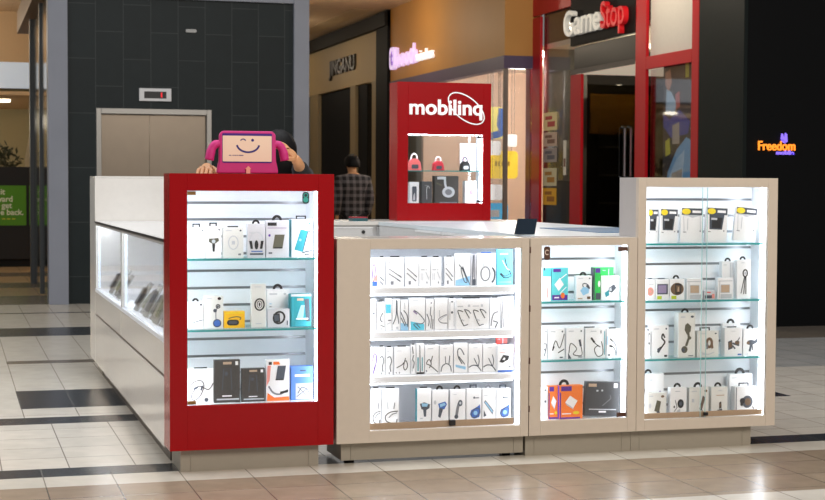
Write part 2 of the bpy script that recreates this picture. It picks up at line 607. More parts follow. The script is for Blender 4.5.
# things on the counters
t = thing('payment_terminal', 'dark leaning touchscreen terminal on the counter behind the narrow white case', 'terminal', (1.93, .66, 1.046), 0)
b = MB()
b.add([(-.055, 0, .002), (.055, 0, .002), (.055, .012, .002), (-.055, .012, .002), (-.018, .05, .082), (.088, .05, .082), (.088, .062, .082), (-.018, .062, .082)],
      [(0, 3, 2, 1), (4, 5, 6, 7), (0, 1, 5, 4), (1, 2, 6, 5), (2, 3, 7, 6), (3, 0, 4, 7)])
b.build('screen', mat('screen_dark', (26, 38, 50), .15), t)
b = MB(); b.box(-.04, .02, 0, .06, .10, .002); b.build('stand_foot', WHITE, t)
b = MB(); b.tube([(0.02, .03, .03), (.03, .09, .003)], .006); b.build('stand_strut', WHITE, t)
t = thing('card_reader', 'small teal and dark card reader on the back counter by the red case', 'card reader', (1.80, 3.6, 1.048))
b = MB(); b.prism(rrect(-.05, 0, .06, .022, .009), 0, .12); b.build('body', mat('reader_teal', (28, 84, 92), .35), t)
b = MB(); b.prism(rrect(-.05, .0222, .06, .03, .0035), 0.01, .11); b.build('top_cover', mat('reader_red', (170, 28, 50), .4), t)
t = thing('counter_mat', 'blue mat lying on the right kiosk counter beside the tall white case', 'mat', (2.45, .9, 1.046))
b = MB(); b.box(0, 0, 0, .5, .9, .004); b.build('sheet', mat('mat_blue', (58, 110, 150), .4), t)

# red tower ----------------------------------------------------------
tw = thing('red_tower_display', 'red brand tower with a lit glass niche on the back counter', 'display case', (2.1, 3.70, 1.048))
TW, TH = .702, .985
a0, a1, z0_, z1_ = .08, .643, .126, .614
b = MB()
b.box(0, 0, 0, a0, .022, TH); b.box(a1, 0, 0, TW, .022, TH); b.box(a0, 0, 0, a1, .022, z0_); b.box(a0, 0, z1_, a1, .022, TH)
b.box(0, .022, 0, .018, .21, TH); b.box(TW - .018, .022, 0, TW, .21, TH); b.box(.018, .022, TH - .018, TW - .018, .21, TH); b.box(.018, .022, 0, TW - .018, .21, .018)
b.box(.018, .19, z1_ + .02, TW - .018, .21, TH - .018); b.box(.018, .19, .018, TW - .018, .21, z0_ - .006)
b.build('cabinet', RED, tw, bevel=.0015)
b = MB()
b.box(a0 - .012, .022, z0_ - .018, a1 + .012, .19, z0_ - .006); b.box(a0 - .012, .022, z1_ + .01, a1 + .012, .21, z1_ + .02)
b.box(a1 + .008, .022, z0_ - .006, a1 + .012, .19, z1_ + .01); b.box(a0 - .012, .022, z0_ - .006, a0 - .008, .19, z1_ + .01)
b.build('liner', LINER, tw)
b = MB(); b.box(a0 - .008, .186, z0_ - .006, a1 + .008, .189, z1_ + .01); b.build('back_pane', PANE, tw)
b = MB(); b.box(a0 + .001, .0225, z0_ - .005, a1 - .001, .0265, z1_ - .001); b.build('glass_door', PANE, tw)
b = MB(); b.box(a1 - .002, .03, z0_, a1 + .008, .07, z1_); b.build('led_strip', LEDS, tw)
b = MB(); b.box(a0 + .02, .03, z1_ - .0, a1 - .02, .07, z1_ + .01); b.build('led_strip', LEDS, tw)
SH_T = .358
b = MB(); b.box(a0 - .006, .04, SH_T - .006, a1 - .004, .18, SH_T); sh = b.build('glass_shelf', SHELFG, tw)
b = MB(); b.box(a0 - .006, .038, SH_T - .0063, a1 - .004, .041, SH_T + .0003); b.build('polished_edge', EDGE, sh)
for hz in (z1_ - .022, z0_ + .004):
    small_block('hinge', BLACK, tw, a1 - .04, .012, hz, a1 - .002, .0222, hz + .016)
SIGNW = mat('sign_white', (250, 250, 250), .4, emit=.25, var=0)
text('lettering', 'mobilinq', SIGNW, tw, (.082, -.001, .758), .15, ext=.004, off=.0035, fit=(.545, None))
ring = [(x, -.004, z) for x, z in ell(.512, .803, .156, .080, 48, rot=-.62)]
b = MB()
b.stroke([(x, z) for x, _, z in ring], .008, -.003)
b.build('oval_ring', SIGNW, tw)


# ------------------------------------------------------------------ pink tablet on the red case
pk = mat('pink_foam', (206, 42, 128), .6)
tb = thing('kids_tablet', 'pink foam cased tablet with a smiling winking screen on top of the red case', 'tablet', (.378, .15, 1.3495))
b = MB()
b.prism([(-.143, .002), (.143, .002), (.139, .03), (.132, .06), (.130, .178), (.122, .192), (.11, .196), (-.11, .196), (-.122, .192), (-.130, .178), (-.132, .06), (-.139, .03)], -.012, .022)
b.build('foam_case', pk, tb, bevel=.006)
for s in (-1, 1):
    b = MB()
    pts = curve([(s * .12, .005, .137), (s * .145, .005, .135), (s * .165, .005, .112), (s * .176, .005, .062)], 5)
    b.tube(pts, [.017] * 5 + [.019] * 6 + [.021] * 5, seg=10)
    b.build('foam_arm', pk, tb, smooth=True)
bz = mat('tablet_bezel_purple', (66, 22, 130), .3)
b = MB(); b.prism(rrect(-.119, .050, .112, .185, .006), -.0135, -.011); sc = b.build('bezel', bz, tb)
scr = mat('tablet_screen', (240, 210, 186), .4, emit=.08, var=0)
b = MB(); b.prism(rrect(-.117, .056, .110, .174, .003), -.0145, -.0136); b.build('screen', scr, sc)
dk = mat('screen_ink', (38, 22, 120), .5)
b = MB()
b.stroke(ell(0, .137, .052, .038, 18, PI + .15, 2 * PI - .15), .0085, -.0152)
b.flat(ell(.021, .154, .0068, .0068), -.0152)
b.stroke(ell(-.023, .148, .012, .011, 12, .3, PI - .3), .005, -.0152)
for k, (xa, xb) in enumerate(((-.088, -.078), (-.072, -.066), (-.063, -.055), (-.052, -.046), (-.043, -.022))):
    b.flat([(xa, .0825), (xb, .0825), (xb, .086), (xa, .086)], -.0152)
b.build('smile', dk, sc)
b = MB(); b.prism([(-.009, .002), (.009, .002), (.009, .022), (.014, .022), (0, .036), (-.014, .022), (-.009, .022)], -.02, -.0125)
b.build('security_clip', mat('clip_peach', (250, 170, 150), .5), tb)
# ------------------------------------------------------------------ packaged products
INK = {k: mat('print_' + n, c, .5, var=.02) for k, n, c in (
    ('K', 'black', (28, 28, 32)), ('G', 'grey', (120, 122, 128)), ('B', 'blue', (60, 105, 185)), ('T', 'teal', (40, 150, 165)), ('R', 'red', (225, 70, 70)),
    ('P', 'purple', (92, 40, 150)), ('W', 'white', (245, 245, 248)), ('Y', 'yellow', (240, 214, 40)), ('O', 'orange', (245, 120, 45)), ('L', 'light_grey', (196, 200, 206)),
    ('N', 'brown', (108, 84, 62)), ('I', 'lime', (190, 205, 50)), ('S', 'sky_blue', (150, 200, 232)), ('V', 'olive', (88, 86, 70)), ('E', 'beige', (190, 165, 140)),
    ('M', 'mauve', (150, 135, 170)), ('D', 'slate', (70, 78, 90)), ('F', 'pink', (232, 150, 140)), ('C', 'cyan', (90, 200, 225)), ('H', 'green', (40, 190, 80)))}
KEYS = list(INK)
BOXM = {k: mat('carton_' + n, c, .42, var=.02) for k, n, c in (
    ('white', 'white', (240, 241, 243)), ('grey', 'grey', (208, 208, 214)), ('pale', 'pale', (226, 226, 222)), ('black', 'black', (62, 60, 58)), ('yellow', 'yellow', (248, 190, 20)),
    ('teal', 'teal', (30, 140, 150)), ('aqua', 'aqua', (96, 208, 214)), ('blue', 'blue', (92, 140, 222)), ('cyan', 'cyan', (110, 212, 238)), ('orange', 'orange', (250, 130, 48)),
    ('green', 'green', (48, 196, 92)), ('charcoal', 'charcoal', (68, 70, 74)), ('red', 'red', (235, 95, 88)))}


def C_(pts, w, k='K', closed=False):
    return ('s', curve(pts, 5, closed), w, k)


def X_(cx, cy, rx, ry, w, k='K', a0=0, a1=2 * PI, rot=0):
    return ('s', ell(cx, cy, rx, ry, 20, a0, a1, rot), w, k)


def E_(cx, cy, rx, ry, k='K', rot=0):
    return ('p', ell(cx, cy, rx, ry, 18, rot=rot)[:-1], k)


def Q_(x0, y0, x1, y1, k='K'):
    return ('p', [(x0, y0), (x1, y0), (x1, y1), (x0, y1)], k)


def PG(k, *pts):
    return ('p', list(pts), k)


TOP = [Q_(.12, .885, .42, .915, 'L'), E_(.86, .9, .05, .03, 'D')]
LOW = [Q_(.1, .07, .4, .095, 'L'), Q_(.1, .12, .3, .135, 'L')]
PIC = {
    'faint': TOP + [X_(.5, .5, .24, .22, .03, 'L'), Q_(.42, .44, .58, .56, 'L'), Q_(.75, .08, .88, .14, 'G')],
    'outline': TOP + [('s', [(.25, .25), (.25, .66), (.72, .66), (.72, .25), (.25, .25)], .025, 'L'), Q_(.4, .4, .58, .5, 'L')],
    'carcharger': TOP + [PG('V', (.18, .52), (.5, .42), (.85, .55), (.8, .64), (.5, .62), (.2, .62)), PG('K', (.4, .44), (.6, .44), (.56, .2), (.44, .2)), E_(.5, .53, .12, .06, 'L')],
    'earbuds': [Q_(.1, .72, .4, .76, 'L'), X_(.5, .46, .4, .3, .03, 'L', 0, PI), PG('K', (.08, .5), (.24, .5), (.3, .26), (.16, .26)), PG('K', (.92, .5), (.76, .5), (.7, .26), (.84, .26)), E_(.5, .38, .11, .14, 'K'),
                Q_(.3, .35, .36, .5, 'L'), Q_(.12, .08, .9, .13, 'D'), Q_(.2, .17, .85, .2, 'B')],
    'powerbank': [Q_(.06, .86, .46, .95, 'K'), Q_(.06, .79, .9, .81, 'M'), PG('V', (.38, .62), (.82, .62), (.72, .24), (.28, .24)), PG('K', (.35, .24), (.72, .24), (.71, .28), (.34, .28)), E_(.14, .6, .05, .035, 'P'), Q_(.1, .1, .26, .14, 'D')],
    'stand': [Q_(.1, .88, .35, .91, 'L'), E_(.85, .9, .05, .03, 'T'), PG('T', (.42, .74), (.78, .70), (.5, .14), (.12, .2)), PG('D', (.78, .70), (.98, .72), (.98, .69), (.80, .66)), PG('D', (.5, .14), (.98, .2), (.98, .16), (.48, .1)),
              PG('D', (.80, .67), (.55, .16), (.50, .14), (.76, .70)), E_(.4, .46, .06, .035, 'S'), Q_(.6, .06, .85, .09, 'K')],
    'faintcable': [Q_(.5, .9, .75, .93, 'L'), E_(.84, .9, .07, .045, 'D'), E_(.45, .55, .14, .08, 'L'), C_([(.2, .2), (.55, .27), (.95, .33)], .04, 'D'), Q_(.2, .8, .35, .82, 'L')],
    'dots': [Q_(.1, .91, .4, .94, 'L'), E_(.8, .92, .1, .045, 'K'), C_([(.7, .68), (.62, .5), (.62, .3), (.66, .2)], .025, 'G'), X_(.73, .68, .1, .055, .035, 'K'), E_(.57, .55, .1, .055, 'D'), E_(.73, .68, .05, .03, 'D'), E_(.68, .16, .19, .11, 'B'), X_(.68, .16, .2, .115, .03, 'D')],
    'yellowoval': [Q_(.05, .88, .95, .93, 'Y'), ('p', rrect(.12, .16, .72, .5, .16), 'K'), ('p', rrect(.2, .24, .64, .42, .08), 'D'), C_([(.2, .58), (.55, .68), (.8, .62), (.76, .48)], .045, 'V')],
    'watchtall': [Q_(.2, .93, .7, .945, 'L'), X_(.56, .53, .32, .13, .10, 'K'), E_(.56, .53, .19, .09, 'G'), PG('K', (.4, .6), (.7, .6), (.72, .48), (.45, .46)), Q_(.3, .08, .7, .1, 'L'), X_(.56, .53, .1, .06, .05, 'W')],
    'watchbox': [Q_(0, .93, 1, .97, 'L'), X_(.52, .52, .25, .32, .09, 'K', rot=-.2), PG('K', (.25, .72), (.55, .76), (.58, .28), (.28, .24)), PG('D', (.29, .66), (.5, .69), (.52, .36), (.32, .33)), Q_(.88, .1, .93, .35, 'D')],
    'lines': [Q_(.1, .86, .45, .9, 'L'), E_(.8, .88, .06, .03, 'L'), Q_(.1, .6, .2, .62, 'S'), Q_(.1, .52, .2, .54, 'G'), C_([(.7, .25), (.85, .22), (.95, .14)], .03, 'D')],
    'bands': [Q_(0, .93, 1, 1, 'L'), Q_(.04, .02, .16, .92, 'T'), PG('S', (.3, .3), (.5, .66), (.68, .66), (.6, .22), (.28, .24)), PG('D', (.66, .84), (.9, .86), (.96, .1), (.78, .1)), Q_(.3, .8, .62, .87, 'E'), Q_(.2, .02, .95, .16, 'T'), Q_(.25, .22, .85, .26, 'W')],
    'bigcable': [Q_(.3, .86, .55, .9, 'L'), C_([(0, .42), (.2, .62), (.5, .66), (.62, .5), (.45, .2), (.2, .1), (.12, .25), (.4, .5), (.8, .4), (1, .58)], .035, 'K'), ('s', [(.2, .42), (.38, .48)], .09, 'D'), ('s', [(.5, .38), (.56, .52)], .07, 'D'), E_(.72, .1, .08, .06, 'D'), Q_(.0, .05, .1, .07, 'D'), Q_(.03, .1, .08, .3, 'L')],
    'blackbank': [Q_(.33, .9, .67, .96, 'E'), Q_(.82, .88, .93, .97, 'W'), E_(.46, .68, .07, .05, 'D'), ('s', [(.3, .3), (.36, .8), (.64, .8), (.68, .3)], .015, 'D'), Q_(.3, .14, .68, .17, 'W'), Q_(.08, .06, .97, .095, 'L')],
    'orangebank': [Q_(.1, .88, .24, .95, 'K'), PG('O', (.3, .95), (.55, .95), (.6, .88), (.3, .88)), PG('F', (0, .35), (.14, .5), (.2, .86), (.05, .86)), PG('D', (.5, .85), (.86, .85), (.76, .5), (.4, .5)), PG('K', (.4, .5), (.76, .5), (.755, .53), (.4, .53)), PG('O', (.02, 0), (1, 0), (1, .1), (.35, .08), (.05, .2)), C_([(.1, .36), (.3, .2), (.6, .16), (.95, .26)], .07, 'G'), PG('K', (.6, .22), (.95, .26), (.95, .2), (.6, .16)), Q_(.05, .6, .12, .8, 'F')],
    'bluebox': [Q_(.4, .86, .68, .9, 'D'), Q_(.16, .7, .86, .77, 'W'), Q_(.2, .02, 1, .5, 'L'), ('s', [(.25, .1), (.9, .42)], .02, 'G'), ('s', [(.3, .4), (.8, .08)], .02, 'G'), C_([(.3, .2), (.5, .38), (.75, .3), (.9, .12)], .02, 'D')],
    # cables
    'loop': [Q_(.1, .82, .4, .85, 'L'), C_([(.1, .25), (.25, .72), (.5, .76), (.62, .6), (.5, .35), (.28, .15)], .1, 'P'), Q_(.1, .02, .9, .18, 'B'), PG('F', (.1, .2), (.9, .2), (.9, .45))],
    'bars': [Q_(.1, .72, .3, .75, 'L'), ('s', [(.1, .35), (.85, .2)], .06, 'D'), ('s', [(.2, .18), (.7, .06)], .09, 'D')],
    'diag': [Q_(.08, .82, .22, .84, 'G'), ('s', [(.12, .72), (.3, .77)], .03, 'L'), ('s', [(.12, .62), (.82, .34)], .022, 'G'), ('s', [(.12, .45), (.76, .2)], .022, 'G'), ('s', [(.7, .39), (.88, .31)], .06, 'D'), ('s', [(.62, .25), (.82, .17)], .06, 'D'), Q_(.25, .06, .42, .18, 'G')],
    'text': [Q_(.15, .55, .5, .6, 'L'), Q_(.6, .55, .7, .6, 'L'), Q_(.15, .2, .2, .45, 'L'), Q_(.3, .2, .35, .45, 'L'), ('s', [(.6, .5), (.85, .28)], .04, 'L'), E_(.72, .12, .05, .04, 'G'), Q_(.84, .22, .9, .3, 'L')],
    'vloops': [Q_(.1, .86, .4, .88, 'L'), PG('S', (.05, 0), (.98, 0), (.98, .3), (.05, .16)), C_([(.25, .66), (.5, .5), (.8, .12), (.6, .14), (.4, .5), (.52, .52), (.98, .02)], .05, 'D'), ('s', [(.5, .6), (.75, .26)], .05, 'D')],
    'edge': [('s', [(.3, .1), (.4, .98)], .22, 'D'), ('s', [(.7, .1), (.62, .98)], .16, 'G'), Q_(.2, 0, .95, .2, 'D'), Q_(.4, .2, .6, .26, 'W')],
    'ring': [Q_(.2, .88, .6, .9, 'L'), X_(.45, .36, .24, .22, .06, 'G'), ('s', [(.35, .56), (.33, .72)], .03, 'L'), ('s', [(.58, .56), (.62, .72)], .03, 'L'), C_([(.82, .56), (.95, .4), (.92, .2), (.8, .08)], .08, 'D')],
    'darkcable': [Q_(.2, .86, .7, .9, 'W'), C_([(.5, .78), (.62, .55), (.85, .35), (.9, .25), (.5, .2), (.2, .32)], .06, 'K'), C_([(.35, .7), (.6, .5), (.8, .42)], .05, 'W'), C_([(.25, .34), (.5, .25), (.9, .33)], .05, 'D'), Q_(.1, .06, .9, .1, 'S')],
    'squig': [Q_(.1, .8, .4, .82, 'L'), C_([(.75, .62), (.5, .5), (.45, .38), (.7, .3)], .08, 'D'), ('s', [(.45, .2), (.95, .14)], .06, 'G'), Q_(.5, .04, .7, .1, 'L'), ('s', [(.2, .5), (.2, .1)], .03, 'L')],
    'tealtop': [Q_(.05, .55, .85, .82, 'C'), Q_(.4, .3, .9, .34, 'G'), ('s', [(.2, .2), (.8, .25)], .03, 'L')],
    'vdark': [C_([(.5, .98), (.52, .6), (.4, .4), (.05, .2)], .1, 'D'), C_([(.6, .95), (.62, .6), (.75, .4), (.85, .22)], .1, 'D'), Q_(.5, .05, .8, .12, 'L')],
    'stripes': [('s', [(.5, .92), (.55, .7)], .07, 'L'), PG('S', (0, 0), (1, 0), (1, .2), (0, .25)), ('s', [(.02, .6), (.75, .18)], .1, 'D'), ('s', [(.05, .42), (.6, .14)], .1, 'D'), C_([(.4, .66), (.85, .5), (.95, .3), (.9, .12)], .1, 'D')],
    'sloop': [Q_(.2, .92, .6, .94, 'L'), PG('C', (.1, 0), (.95, 0), (.95, .18), (.1, .28)), C_([(.3, .62), (.6, .52), (.95, .3), (.8, .2), (.4, .2), (.3, .16), (.6, .02)], .05, 'D'), ('s', [(.26, .6), (.5, .5)], .09, 'M'), ('s', [(.45, .2), (.7, .06)], .05, 'D')],
    'wavy': [Q_(.6, .85, .75, .9, 'G'), C_([(.1, .52), (.4, .3), (.3, .12)], .07, 'D'), C_([(.62, .75), (.55, .5), (.7, .42), (.6, .05)], .06, 'G'), ('s', [(.9, .35), (.8, .02)], .05, 'G')],
    'ccable': [('s', [(.35, .62), (.38, .4)], .02, 'L'), C_([(.95, .48), (.5, .4), (.3, .32), (.5, .22), (.98, .2)], .028, 'G'), C_([(.95, .45), (.55, .36), (.4, .3)], .02, 'L')],
    'hooks': [Q_(.03, .74, .2, .78, 'L'), Q_(.35, .74, .42, .82, 'L'), Q_(.75, .74, .82, .82, 'L'), Q_(.5, .75, .7, .78, 'L')] + sum([[C_([(x + .2, .1), (x + .12, .25), (x, .6), (x + .08, .62), (x + .16, .58)], .02, 'K'), ('s', [(x + .2, .66), (x + .36, .36)], .02, 'K'), C_([(x + .2, .66), (x + .32, .62), (x + .4, .52)], .018, 'D'), ('s', [(x + .2, .12), (x + .32, .16)], .02, 'D'), ('s', [(x + .08, .34), (x + .2, .28)], .03, 'L')] for x in (.04, .52)], []),
    'fork': [C_([(.1, .08), (.2, .35), (.4, .5), (.8, .55)], .08, 'D'), ('s', [(.3, .25), (.75, .2)], .09, 'D'), ('s', [(.75, .2), (.5, .02)], .1, 'D')],
    'packs': [('s', [(.1, .02), (.08, .98)], .04, 'G'), ('s', [(.35, .02), (.3, .98)], .08, 'L'), ('s', [(.55, .02), (.5, .98)], .03, 'G'), ('s', [(.75, .02), (.68, .98)], .1, 'L'), ('s', [(.95, .02), (.86, .98)], .05, 'D')],
    'purple': [C_([(.2, .5), (.45, .76), (.8, .66), (.7, .4), (.3, .05)], .09, 'P'), ('s', [(.3, .08), (.6, .35)], .12, 'P'), Q_(.1, .85, .5, .88, 'L')],
    'hook': [C_([(.2, .62), (.6, .66), (.8, .5), (.6, .3), (.7, .12)], .07, 'D'), Q_(.4, .03, .55, .1, 'G'), Q_(.1, .85, .5, .88, 'L')],
    'ycable': [Q_(.15, .85, .45, .87, 'L'), C_([(.15, .25), (.5, .36), (.75, .5), (.85, .3), (.7, .16), (.6, .3), (.72, .6)], .035, 'K'), Q_(.1, .05, .15, .1, 'G'), Q_(.3, .04, .36, .1, 'G')],
    'bluesq': [('s', [(.3, .95), (.5, .7)], .12, 'D'), C_([(.6, .66), (.4, .5), (.7, .4), (.5, .2)], .12, 'D'), ('s', [(.2, .5), (.3, .1)], .05, 'L')],
    'tealedge': [('s', [(.2, .1), (.2, .55)], .16, 'T'), ('s', [(.75, .1), (.75, .55)], .12, 'T'), C_([(.42, .95), (.45, .5), (.5, .05)], .09, 'D'), Q_(0, 0, 1, .06, 'K')],
    'xloop': [Q_(.2, .86, .6, .89, 'L'), C_([(.95, .05), (.4, .28), (.1, .36), (.3, .5), (.45, .34), (.3, .2)], .05, 'K'), ('s', [(.42, .4), (.55, .62)], .06, 'K'), E_(.1, .1, .05, .04, 'G')],
    'arch': [Q_(.25, .86, .55, .88, 'L'), C_([(.1, .06), (.2, .25), (.5, .34), (.8, .25), (.88, .06)], .07, 'D'), ('s', [(.45, .32), (.42, .6)], .035, 'G'), ('s', [(.7, .32), (.76, .62)], .05, 'D')],
    'archlow': [Q_(.35, .86, .65, .88, 'L'), C_([(.02, .18), (.3, .25), (.65, .22), (.95, .04)], .07, 'D'), ('s', [(.7, .2), (.4, .5)], .04, 'D'), C_([(.72, .22), (.78, .4), (.68, .62)], .06, 'D')],
    'bend': [C_([(.75, .6), (.5, .8), (.28, .78), (.3, .55), (.6, .3)], .07, 'D'), ('s', [(.35, .55), (.8, .28)], .06, 'D'), PG('S', (.1, .28), (.9, .2), (.85, .1), (.12, .2))],
    'adapter': [Q_(.3, .82, .6, .84, 'S'), Q_(.15, .72, .5, .74, 'F'), PG('K', (.1, .38), (.35, .64), (.75, .6), (.7, .46), (.3, .34)), PG('W', (.3, .46), (.45, .44), (.5, .52), (.4, .54)), Q_(0, 0, 1, .07, 'B'), Q_(.7, .16, .85, .22, 'G')],
    'coil': [Q_(.3, .88, .7, .9, 'L'), C_([(.95, .42), (.5, .4), (.2, .3), (.3, .16), (.8, .12), (.9, .22)], .035, 'K'), ('s', [(.35, .48), (.3, .66)], .03, 'L'), ('s', [(.7, .48), (.75, .64)], .035, 'G'), C_([(.9, .38), (.6, .34), (.4, .26)], .02, 'G')],
    'bluecharger': [Q_(.2, .2, .4, .23, 'L'), PG('D', (.18, .6), (.5, .64), (.92, .58), (.88, .48), (.6, .42), (.3, .46)), PG('S', (.3, .62), (.8, .6), (.7, .52), (.35, .53)), PG('D', (.42, .46), (.66, .46), (.64, .26), (.48, .26))],
    'bluecharger2': [E_(.16, .66, .08, .06, 'L'), PG('B', (.35, .62), (.8, .68), (.92, .6), (.75, .46), (.45, .46)), PG('S', (.45, .6), (.75, .64), (.85, .58), (.5, .52)), PG('D', (.42, .5), (.68, .48), (.5, .22), (.36, .26)), Q_(.2, .05, .5, .08, 'E')],
    'charger': [Q_(.2, .86, .4, .88, 'L'), C_([(.4, .24), (.5, .5), (.6, .64)], .18, 'G'), E_(.66, .62, .15, .09, 'D'), E_(.66, .62, .07, .04, 'L'), E_(.4, .24, .13, .06, 'D'), Q_(.2, .02, .65, .08, 'D')],
    'curl': [('s', [(.5, .74), (.85, .74)], .04, 'D'), E_(.5, .75, .05, .035, 'D'), PG('B', (.9, .56), (.75, .5), (.3, .4), (.22, .28), (.5, .16), (.85, .2), (.95, .34)), X_(.6, .32, .3, .12, .03, 'D', rot=.2), Q_(.05, .02, .38, .12, 'B'), Q_(.8, .06, .92, .09, 'O'), E_(.6, .32, .14, .06, 'S')],
    'stick': [PG('G', (.1, .62), (.22, .68), (.85, .38), (.78, .26)), PG('S', (.16, .62), (.24, .64), (.8, .36), (.76, .31)), PG('D', (.1, .4), (.3, .24), (.1, .2)), Q_(.1, .8, .4, .82, 'L')],
    # small white case
    'tealcube': [Q_(.08, .88, .55, .98, 'P'), PG('W', (.15, .5), (.48, .7), (.75, .5), (.42, .3)), ('s', [(.5, .66), (.92, .82)], .05, 'W'), ('s', [(.5, .22), (.9, .42)], .05, 'W'), Q_(.02, .02, .98, .18, 'P'), E_(.68, .16, .13, .09, 'O'), Q_(.15, .08, .45, .12, 'W')],
    'tealtop2': [Q_(0, .75, 1, 1, 'C'), E_(.2, .97, .1, .05, 'D'), ('s', [(.55, .4), (.62, .1)], .05, 'F')],
    'charger3': TOP + [X_(.62, .58, .22, .1, .06, 'D', rot=-.3), PG('S', (.25, .4), (.45, .56), (.85, .5), (.8, .3), (.45, .2)), PG('D', (.7, .66), (.92, .5), (.82, .46), (.62, .58)), Q_(.7, .05, .92, .16, 'N'), Q_(.1, .05, .4, .1, 'E')],
    'greenpk': [Q_(.0, 0, .16, 1, 'D'), Q_(.25, .84, .95, .98, 'P'), PG('H', (.2, .1), (1, .1), (1, .8), (.2, .8)), Q_(.3, .02, 1, .22, 'D'), E_(.8, .5, .18, .1, 'W')],
    'plug': [Q_(.25, .82, .5, .85, 'L'), PG('T', (.2, .3), (.42, .42), (.46, .2), (.26, .12)), PG('D', (.42, .5), (.72, .66), (.86, .5), (.6, .3), (.42, .36)), PG('L', (.44, .47), (.56, .54), (.6, .38), (.46, .36)), Q_(.8, .05, .9, .08, 'L')],
    'zig': TOP + [C_([(.25, .3), (.45, .6), (.7, .36), (.98, .82)], .045, 'K'), ('s', [(.6, .2), (.98, .32)], .06, 'K'), ('s', [(.25, .28), (.35, .42)], .08, 'K'), Q_(.7, .03, .9, .07, 'D')],
    'zloop': TOP + [C_([(.15, .18), (.25, .5), (.6, .32), (.4, .14), (.9, .1), (.85, .4), (.78, .6)], .04, 'K'), ('s', [(.76, .62), (.84, .4)], .12, 'D'), PG('D', (.1, 0), (.3, 0), (.1, .2)), Q_(.7, .03, .95, .06, 'D')],
    'knot': [Q_(.25, .88, .55, .91, 'L'), C_([(.3, .66), (.5, .48), (.75, .36), (.6, .4), (.45, .28), (.6, .06), (.85, .1), (.88, .3), (.8, .55)], .04, 'K'), ('s', [(.28, .68), (.45, .52)], .09, 'K'), Q_(.75, .82, .8, .92, 'D'), ('s', [(.96, .9), (.96, .1)], .04, 'T')],
    'twinplug': [Q_(.3, .88, .7, .9, 'F'), C_([(.3, .62), (.6, .5), (.75, .3), (.72, .05)], .04, 'D'), C_([(.25, .42), (.5, .36), (.66, .22), (.7, .05)], .04, 'D'), ('s', [(.25, .66), (.42, .58)], .1, 'K'), ('s', [(.2, .42), (.42, .38)], .12, 'K'), Q_(.1, .06, .25, .12, 'D'), Q_(0, .45, .06, .75, 'S')],
    'halfcable': [E_(.7, .9, .12, .04, 'G'), C_([(.1, .5), (.7, .5), (.8, .42), (.4, .1)], .07, 'D'), ('s', [(.3, .35), (.6, .28)], .06, 'D')],
    'greyside': [('s', [(.2, .3), (.2, .9)], .12, 'L'), E_(.5, .55, .15, .04, 'D'), E_(.5, .9, .15, .03, 'G'), ('s', [(.8, .1), (.8, .9)], .08, 'L')],
    'orangecube': [Q_(.06, .84, .52, .98, 'P'), PG('W', (.24, .5), (.45, .7), (.78, .54), (.6, .32)), PG('L', (.24, .5), (.3, .42), (.6, .28), (.6, .32)), Q_(.1, .14, .5, .17, 'W'), Q_(0, 0, .9, .05, 'P'), E_(.72, .18, .14, .05, 'Y'), ('s', [(.03, .02), (.03, .8)], .05, 'P')],
    'laptopcase': [Q_(.06, .86, .3, .95, 'E'), Q_(.82, .84, .93, .97, 'W'), Q_(.3, .72, .36, .77, 'L'), Q_(.45, .73, .5, .78, 'L'), ('s', [(.5, .3), (.75, .52), (.72, .62)], .02, 'G'), Q_(.1, .18, .92, .21, 'L'), Q_(.4, .1, .62, .15, 'W')],
    # tall white case
    'case_dark': [Q_(.02, .78, .98, .97, 'D'), E_(.22, .875, .2, .085, 'Y'), Q_(.5, .84, .9, .91, 'W'), PG('D', (.16, .36), (.76, .36), (.84, .78), (.12, .78)), PG('K', (.26, .4), (.7, .4), (.76, .7), (.26, .7)), Q_(.22, .63, .5, .69, 'L'), Q_(.1, .28, .22, .3, 'G'), ('p', ell(.85, .33, .03, .02)[:-1], 'G')],
    'case_clear': [Q_(.02, .78, .98, .97, 'D'), E_(.22, .875, .2, .085, 'Y'), Q_(.5, .84, .9, .91, 'W'), ('s', [(.15, .3), (.1, .76), (.86, .76), (.9, .3)], .03, 'L'), PG('L', (.2, .78), (.5, .7), (.9, .78)), Q_(.1, .28, .25, .3, 'G'), ('p', ell(.88, .33, .03, .02)[:-1], 'G'), ('s', [(.3, .35), (.3, .68)], .02, 'L')],
    'pinkoval': [E_(.4, .42, .42, .2, 'F'), X_(.4, .42, .25, .1, .05, 'E'), Q_(.2, .75, .8, .78, 'L')],
    'lilacsq': [Q_(.1, .28, .92, .78, 'D'), Q_(.17, .34, .8, .72, 'M'), Q_(.1, .04, .45, .2, 'I')],
    'brownwatch': [('p', ell(.5, .52, .46, .3)[:-1], 'N'), PG('K', (.35, .78), (.8, .76), (.78, .3), (.38, .28)), PG('N', (.42, .7), (.72, .68), (.7, .38), (.45, .36)), PG('E', (.52, .4), (.64, .4), (.62, .62), (.54, .62)), Q_(.1, .04, .45, .2, 'I')],
    'beigesq': [Q_(.02, .84, .98, .88, 'L'), ('s', [(.12, .04), (.12, .86)], .02, 'L'), Q_(.2, .3, .78, .68, 'E'), ('s', [(.2, .3), (.78, .3), (.78, .68), (.2, .68), (.2, .3)], .05, 'L'), Q_(.18, .03, .92, .24, 'L')],
    'keyfob': [Q_(.3, .92, .55, .94, 'L'), X_(.6, .66, .16, .09, .09, 'K'), E_(.6, .66, .08, .045, 'L'), ('s', [(.55, .58), (.3, .14)], .06, 'K'), ('s', [(.6, .56), (.5, .12)], .06, 'K'), ('s', [(.66, .57), (.66, .12)], .06, 'K')],
    'mount_clip': TOP + [C_([(.78, .62), (.66, .74), (.6, .62), (.78, .5), (.62, .36), (.46, .26)], .09, 'K'), ('s', [(.55, .34), (.36, .18)], .14, 'K'), E_(.42, .26, .1, .06, 'D'), Q_(.75, .04, .92, .1, 'K')],
